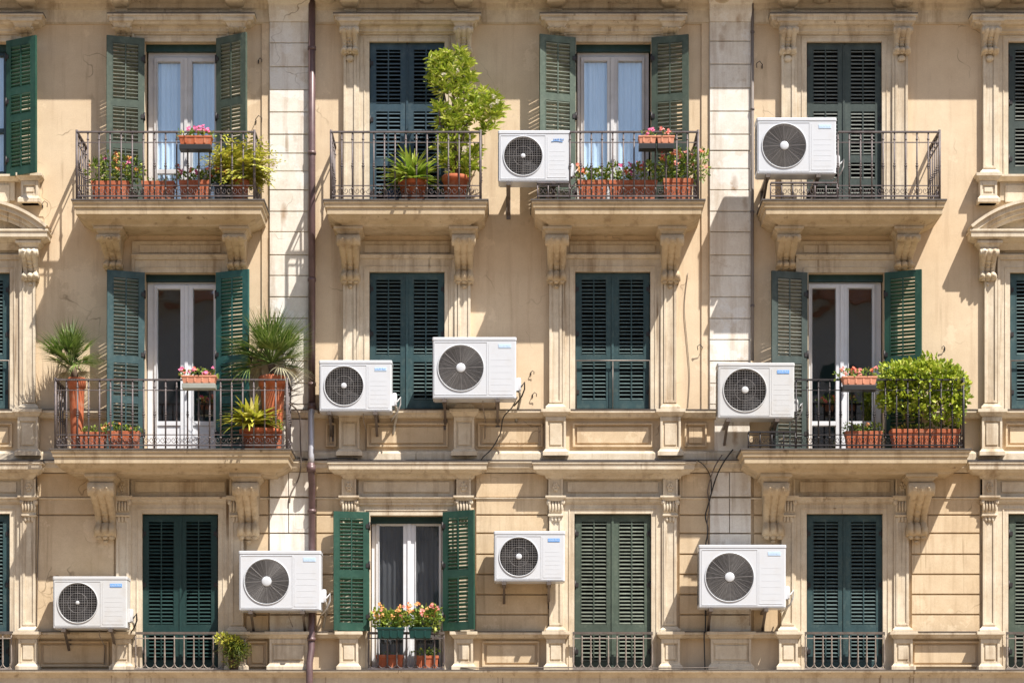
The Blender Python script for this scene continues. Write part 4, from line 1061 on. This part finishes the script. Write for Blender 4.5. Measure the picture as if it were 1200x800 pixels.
def tall_shrub():
    rr_ = random.Random(5); d = .60; loc, pw, h = front_px(518, 549, 207, F12, d)
    t = thing('tall_potted_shrub', loc, 'tall bright green shrub in terracotta pot rising to the lintel of top row', 'potted plant', GB)
    roundpot(t, pw/2, h, 'terra')
    def L(px, py): return Vector((X(px,d)-loc[0], 0, Z(py,d)-F12))
    tr = MB(); heads = []
    stems = [((531,205),(528,170),(524,130),(520,100),(518,85)), ((534,205),(533,165),(531,125),(536,95),(540,84)), ((536,205),(540,172),(546,148),(556,132),(566,128)),
             ((529,205),(525,185),(528,150),(532,112),(528,75)), ((533,205),(536,180),(534,150),(545,122),(545,105)), ((530,205),(526,165),(516,145),(514,128))]
    for st in stems:
        pts = [L(*p)+Vector((rr_.uniform(-.02,.02), rr_.uniform(-.08,.08), 0)) for p in st]; tr.tube(pts, [.02-.003*i for i in range(len(pts))], 6)
    tr.build('stem', M['stem'], t)
    b = MB()
    clumps = [(530,150,13,10,9),(522,172,12,10,8),(538,166,12,10,8),(526,190,12,10,8),(534,136,14,10,8),(520,140,11,9,6),(519,75,19,14,20),(536,70,17,12,18),(510,92,11,10,8),(526,95,21,16,20),(545,88,13,16,12),(532,112,16,12,10),(548,106,13,10,6),(568,118,20,14,20),(580,132,14,14,14),(562,136,16,12,12),(572,148,10,8,6),
              (516,128,9,7,6),(538,128,12,8,5),(536,145,11,8,5),(524,158,9,8,4),(545,160,8,9,4),(530,186,13,12,9),(548,192,12,14,10),(538,200,14,8,8),(555,178,7,10,5)]
    for (px, py, rx, ry, n) in clumps:
        c0 = L(px, py); 
        for i in range(int(n*1.7)):                                   # whorls of narrow leaves at shoot tips
            v = rv(rr_); p = c0+Vector((v.x*rx/S*.92, v.y*rx/S*.9, v.z*ry/S*.92)); ax = (v*.6+Vector((0,0,.8))).normalized()
            for k in range(11):
                a = rr_.uniform(0, 2*PI); u = ax.orthogonal().normalized(); w_ = ax.cross(u)
                dr = ax*rr_.uniform(.15,1.0)+(u*math.cos(a)+w_*math.sin(a))
                l_ = rr_.uniform(.08,.15); leafquad(b, p+ax*rr_.uniform(-.04,.03), dr, ax, l_, l_*.24, .1)
    b.build('foliage', M['bamboo'], t)
    f = MB()
    for (px, py) in ((579,118),(577,128),(583,124),(520,92),(536,88)): truss(f, L(px,py)+Vector((0,-.2,0)), .035, rr_, 8)
    f.build('blossom', M['palmdry'], t)
tall_shrub()
b = MB(); t = thing('blue_bucket', (X(461,.5), -.5, F12), 'small dark blue bucket behind the rail left of the spiky plant pot', 'bucket')
b.lathe((0,0,0), [(.08,0),(.10,.17),(.108,.175),(.108,.19),(.098,.19),(.08,.02)], 20); b.build('bucket_body', M['bluepl'], t)
b = MB(); b.tube([(.105*math.cos(a), 0, .17+.04*math.sin(a)) for a in [PI*i/10 for i in range(11)]], .004, 5); b.build('bucket_handle', M['steel'], t)
# third balcony
boxplant('flower_trough', 'short terracotta trough with green sprouts beside the air conditioner on third top balcony', 'planter', 677, 712, 213, F13, .62, 'geran', (676,193,712,217), (('orange',2),('red',2)), 260, .055, group=GB, seed=41)
boxplant('flower_trough', 'long terracotta trough of red and pink geraniums on third top balcony', 'planter', 713, 770, 213, F13, .62, 'geran', (708,190,770,216), (('pink',5),('red',4)), 420, .055, group=GB, seed=42)
boxplant('flower_trough', 'terracotta pot of tall orange pink flowering shrub at right end of third top balcony', 'planter', 777, 812, 211, F13, .62, 'geran', (772,172,828,216), (('coral',14),('orange',5)), 620, .07, group=GB, seed=43, ratio=.5)
boxplant('hanging_flower_box', 'pale terracotta box with pink flowers, left one of two on third top balcony rail', 'flower box', 748, 768.5, 161, 0, .90, 'geran', (750,152,769,163), (('pink',3),), 60, .035, mat='terrapale', tray='tray', group=GH, seed=44, hang=170)
boxplant('hanging_flower_box', 'pale terracotta box with dry sprouts, right one of two on third top balcony rail', 'flower box', 769.5, 790, 161, 0, .90, 'olive', (771,153,789,163), (('coral',3),), 60, .035, mat='terrapale', tray='tray', group=GH, seed=45, hang=170)
# lower left balcony
def palm(name, label, potpx, ytop_, ybot_, floor, d, crown, L, n, seed, stand=True):
    rr_ = random.Random(seed); z0 = floor; cx = (X(potpx[0],d)+X(potpx[1],d))/2; pw = (X(potpx[1],d)-X(potpx[0],d)); h = Z(ytop_,d)-z0
    t = thing(name, (cx,-d,z0), label, 'potted palm', 'potted palms on the lower left balcony')
    b = MB(); r_ = pw/2; b.lathe((0,0,0), [(r_*.62,0),(r_*.66,.03),(r_*.72,h*.3),(r_*.9,h*.82),(r_*.92,h*.86),(r_*1.06,h*.87),(r_*1.08,h*.98),(r_*1.0,h),(r_*.88,h),(r_*.86,h*.95)], 26); p_ = b.build('pot', M['terra'], t)
    b = MB(); b.lathe((0,0,h*.955), [(r_*.88,0),(r_*.2,.01)], 18); b.build('soil', M['soil'], p_)
    c_ = Vector((X(crown[0],d)-cx, 0, Z(crown[1],d)-z0))
    b = MB(); b.tube([(0,0,h*.9),(c_.x*.5,0,(h+c_.z)/2),(c_.x,0,c_.z-.03)], [.055,.05,.06], 10); b.build('trunk', M['stem'], t)
    b = MB(); dry = MB()
    for i in range(n):
        az = rr_.uniform(0, 2*PI); el = rr_.choice([rr_.uniform(.7,1.5), rr_.uniform(.2,1.2), rr_.uniform(-.5,.5)]); tgt = dry if (el < .0 and rr_.random() < .7) else b
        dr = Vector((math.cos(az)*math.cos(el), math.sin(az)*math.cos(el), math.sin(el))); pl_ = L*rr_.uniform(.25,.45); hub_ = c_+dr*pl_
        tgt.tube([c_, c_+dr*pl_*.5+Vector((0,0,.01)), hub_], .007, 4)
        sd = Vector((-math.sin(az), math.cos(az), 0)); sd = (sd*math.cos(.5*rr_.uniform(-1,1)) + dr.cross(sd)*rr_.uniform(-.6,.6)).normalized()
        nb = 13
        for k in range(nb):
            a = (-1+2*k/(nb-1))*1.05; u = (dr*math.cos(a)+sd*math.sin(a)).normalized(); az2 = math.atan2(u.y, u.x); el2 = math.asin(max(-1, min(1, u.z)))
            ribbon(tgt, hub_, az2, el2, L*(.62-.18*abs(a))*rr_.uniform(.85,1.1), .026, rr_.uniform(.05,.45)+(.4 if el < 0 else 0), 5, .4)
    b.build('fronds', M['palm'], t); dry.build('dry_fronds', M['palmdry'], t)
palm('potted_palm', 'spiky green palm in a tall narrow terracotta pot, left of the turquoise shutters', (80,100), 443, 505, F21, .50, (83,428), .70, 50, 51)
palm('potted_palm', 'large spiky palm in terracotta pot right of the turquoise shutters', (304,335), 441, 500, F21, .45, (318,425), .86, 62, 52)
boxplant('flower_trough', 'terracotta trough behind the rail at left of lower left balcony floor', 'planter', 94, 124, 507, F21, .62, 'geran', (94,499,124,510), (('orange',1),), 120, .04, group=GB, seed=53)
boxplant('flower_trough', 'larger terracotta trough with yellow green seedlings on lower left balcony floor', 'planter', 127, 164, 506, F21, .66, 'geran', (122,495,166,509), (('orange',2),('coral',2)), 200, .045, group=GB, seed=54)
boxplant('hanging_flower_box', 'small terracotta box in grey tray with pink flowers on lower left balcony rail', 'flower box', 213, 254, 441, 0, .90, 'geran', (209,431,256,444), (('pink',5),('coral',3)), 170, .045, mat='terrapale', tray='traygrey', group=GH, seed=55, hang=450)
def bowlflowers(t, h, rr_):
    b = MB(); blob(b, rr_, (.18,-.02,h+.05), (.14,.1,.1), 160, .05); b.build('undergrowth', M['geran'], t)
    f = MB()
    for _ in range(4): truss(f, (rr_.uniform(.08,.25), -.1, h+rr_.uniform(.1,.22)), .025, rr_, 5)
    f.build('flowers', M['coral'], t)
rosette('potted_bromeliad', 'pale yellow leafy plant in wide terracotta bowl below the large palm', 'potted plant', (281,329), 503, F21, .60, 120, .52, .19, 'fern', 56, (.2,1.4), (.5,1.4), base=(-.13,.05), oval=1.55, extra=bowlflowers)
# lower right balcony
boxplant('hanging_flower_box', 'terracotta box of orange red geraniums on lower right balcony rail', 'flower box', 986, 1027, 442, 0, .90, 'geran', (980,431,1027,445), (('coral',8),('red',2)), 170, .045, tray='tray', group=GH, seed=61, hang=452, mat='terrapale')
boxplant('flower_trough', 'terracotta trough with low green plants below the orange red box', 'planter', 990, 1033, 506, F24, .62, 'geran', (987,496,1035,508), (('orange',1),), 220, .045, group=GB, seed=62)
def hedge():
    rr_ = random.Random(9); d = .60; loc, pw, h = front_px(1043, 1124, 504, F24, d)
    t = thing('potted_hedge', loc, 'dense rounded light green hedge in long terracotta trough on lower right balcony', 'potted plant', GB)
    trough(t, 0, pw, .26, h, 'terra')
    def L(px, py): return Vector((X(px,d)-loc[0], 0, Z(py,d)-F24))
    b = MB()
    for (px, py, rx, ry, n) in ((1046,444,18,19,520),(1064,441,20,18,560),(1085,443,20,19,560),(1106,443,20,19,560),(1119,458,15,26,520),(1084,462,36,18,520),(1060,468,20,12,260),(1100,478,26,16,420),(1042,462,11,16,200),(1118,487,10,14,160),(1075,482,18,8,120)):
        c0 = L(px,py); c0.y = rr_.uniform(-.05,.05); blob(b, rr_, c0, (rx/S, .24, ry/S), int(n*.75), .075, .66, .5, .2)
    for _ in range(84):                                              # loose shoots breaking the outline
        a = rr_.uniform(-.6, PI+.5); px = 1083+math.cos(a)*rr_.uniform(36,52); py = 464-math.sin(a)*rr_.uniform(28,44)
        c0 = L(px, py); c0.y = rr_.uniform(-.2,.15); blob(b, rr_, c0, (.06,.06,.08), 12, .07, .6, .1, .6)
    b.build('foliage', M['bush'], t)
    s_ = MB()
    for px in (1052,1064,1078,1090,1104,1116):
        s_.tube([L(px,506)+Vector((0,rr_.uniform(-.06,.06),0)), L(px+rr_.uniform(-4,4),485), L(px+rr_.uniform(-6,6),462)], [.014,.011,.008], 6)
    s_.build('stem', M['stem'], t)
    u = MB(); blob(u, rr_, L(1084,502), (.48,.10,.05), 260, .045, .6); u.build('undergrowth', M['olive'], t)
hedge()
# bottom row window boxes
zg = Z(786)+.002
boxplant('window_flower_box', 'green plastic box of yellow orange flowers, left one on the bottom window guard', 'flower box', 442, 474, 735, 0, .26, 'geran', (437,705,476,738), (('orange',12),('coral',3)), 620, .06, mat='greenplastic', group='green plastic boxes on the window guard', seed=71, hang=748)
boxplant('window_flower_box', 'green plastic box of leafy yellow flowers, right one on the bottom window guard', 'flower box', 479, 506, 735, 0, .26, 'geran', (476,707,516,738), (('orange',10),('coral',4)), 620, .06, mat='greenplastic', group='green plastic boxes on the window guard', seed=72, hang=748)
boxplant('window_trough', 'bare terracotta trough behind the bottom window guard at left', 'planter', 441, 473, 767, Z(786)+.001, .05, 'dark', (443,763,471,768), (), 30, .03, group='terracotta troughs behind the window guard', seed=73, dp_=.16)
boxplant('window_trough', 'terracotta trough with green sprouts behind the bottom window guard at right', 'planter', 486, 514, 768, Z(786)+.001, .05, 'geran', (486,759,514,769), (), 130, .035, group='terracotta troughs behind the window guard', seed=74, dp_=.16)
def ledge_plant():
    rr_ = random.Random(12); d = .24; loc = (X(274,d), -d+.03, Z(785.8)+.001)
    t = thing('ledge_plant', loc, 'straggly green and yellow plant in small pot on the bottom left ledge', 'potted plant')
    b = MB(); b.lathe((0,0,0), [(.06,0),(.085,.13),(.092,.132),(.092,.15),(.08,.15),(.07,.12)], 18); b.build('pot', M['stem'], t)
    b = MB()
    for i in range(240):
        ribbon(b, (rr_.uniform(-.10,.12),-.04,.26+rr_.uniform(-.05,.14)), rr_.uniform(0,2*PI), rr_.uniform(-.1,1.3), rr_.uniform(.15,.34), .02, rr_.uniform(.6,1.8), 5, .3)
    blob(b, rr_, (.06,-.05,.28), (.20,.10,.14), 420, .045, .35); blob(b, rr_, (-.03,-.10,.15), (.12,.06,.12), 160, .045, .35)
    b.build('foliage', M['olive'], t)
    b = MB(); blob(b, rr_, (-.13,-.05,.44), (.15,.08,.08), 170, .05); blob(b, rr_, (-.02,-.08,.40), (.14,.07,.08), 120, .05); b.build('yellow_leaves', M['fern'], t)
    b = MB(); 
    for k in range(4): b.tube([(0,0,.1),(rr_.uniform(-.1,.1),-.02,.3),(rr_.uniform(-.2,.2),-.03,.45)], .007, 5)
    b.build('stem', M['stem'], t)
ledge_plant()

# ------------------------------------------------------------------ cables and small ironwork
def cable(label, pts, r_=.009, mat='cable', d=.05, name='cable'):
    P = [Vector((X(p[0]), -(p[2] if len(p) > 2 else d), Z(p[1]))) for p in pts]
    out = []
    for i in range(len(P)-1):                                       # Catmull-Rom
        p0, p1, p2, p3 = P[max(i-1,0)], P[i], P[i+1], P[min(i+2,len(P)-1)]
        for k in range(6):
            t = k/6; out.append(.5*((2*p1)+(p2-p0)*t+(2*p0-5*p1+4*p2-p3)*t*t+(3*p1-p0-3*p2+p3)*t**3))
    out.append(P[-1]); o = out[0].copy()
    b = MB(); b.tube([q-o for q in out], r_, 6); ob = b.build(name, M[mat], loc=o); return tag(ob, label, 'cable')
cable('black cable looping down from the large middle air conditioner to the string course', [(606,470,.35),(600,480,.2),(590,492,.22),(586,510,.13),(576,528,.16),(566,538,.18),(562,548,.25),(566,556,.19)])
cable('dark cable bundle hanging left of the lower stone pier', [(858,528,.12),(846,545,.22),(838,562,.12),(830,590,.1),(826,606,.1),(829,622,.12),(825,650,.1),(826,700,.08),(826,738,.1),(824,745,.2),(825,786,.2)], .010)
cable('thin cable running beside the dark cable bundle', [(845,535,.18),(835,552,.22),(829,575,.09),(831,595,.1),(828,615,.12),(830,640,.1)], .009, 'cabletan')
cable('grey brown cable running down between balcony and brown drainpipe', [(340,478,.5),(352,488,.25),(353,520,.16),(354,545,.2),(350,562,.08),(342,578,.1),(340,590,.1)], .011, 'cabletan')
cable('black horizontal cable lying along the string course left of drainpipe', [(340,536,.14),(352,538,.14),(362,540,.16),(378,540,.18),(400,539,.2),(420,540,.2)], .009)
cable('thin vertical cable down the wall beside the bottom left pilaster', [(44,556,.1),(46,600,.06),(45,660,.06),(44,735,.06),(46,745,.18),(45,770,.08),(48,782,.2)], .007, 'cabletan')
cable('thin cable on the wall right of the middle closed shutters', [(806,320,.015),(802,360,.015),(805,400,.015),(808,440,.015),(806,478,.015)], .005, 'cabletan')
cable('cable sagging under the string course above the bottom row right of the banded wall', [(815,541,.2),(824,548,.22),(832,560,.1),(833,580,.1)], .008)
cable('cable lying along the bottom ledge', [(540,783,.22),(600,784,.26),(660,783,.25),(760,784,.27),(840,783,.26)], .008, 'cabletan')
def hook(px, py, label, s_=1.0, flip=1):
    b = MB(); b.tube([(0,0,0),(0,-.05*s_,.0),(flip*.03*s_,-.07*s_,.03*s_),(flip*.06*s_,-.06*s_,.01*s_),(flip*.055*s_,-.05*s_,-.03*s_)], .006, 6); b.box(-.008,.008,-.012,.0,-.035,.01)
    tag(b.build('wall_hook', M['ironblack'], loc=(X(px),-.001,Z(py))), label, 'hook', 'small iron hooks in the wall')
hook(303, 72, 'small iron hook in the wall right of the top left shutters', .9)
hook(300, 142, 'bent iron hook in the wall above the bushy fern', 1.6)
hook(622, 437, 'broken iron hook right of the large middle air conditioner', .8)
hook(624, 463, 'lower stub of iron below the broken hook by the large middle air conditioner', 1.0)
hook(823, 408, 'small iron hook left of the stained stone pier', 1.3, -1)
hook(50, 241, 'iron hook beside the left curved pediment', 1.4)
hook(893, 78, 'rusty iron hook in the wall left of the top right shuttered door', 1.5, -1)
hook(1107, 408, 'tiny iron hook in bare wall above the leafy hedge', .8, -1)

# ------------------------------------------------------------------ the building across the square (seen only in the window panes)
ob_ = thing('facing_building', (0,-62,0), 'plain ochre building across the square mirrored in the window panes', 'building')
b = MB(); b.box(-60, 60, -7, 0, 0, 23); b.build('wall', M['facing'], ob_)
b = MB(); b.box(-61, 61, -8, .8, 23, 23.6); b.build('roof', M['roof'], ob_)
b = MB()
for i in range(18):
    for k in range(5): b.box(-43+i*5, -41.7+i*5, .002, .06, 1.2+k*4.2, 3.6+k*4.2)
o_ = b.build('shutters', M['deep'], ob_); o_['kind'] = 'stuff'
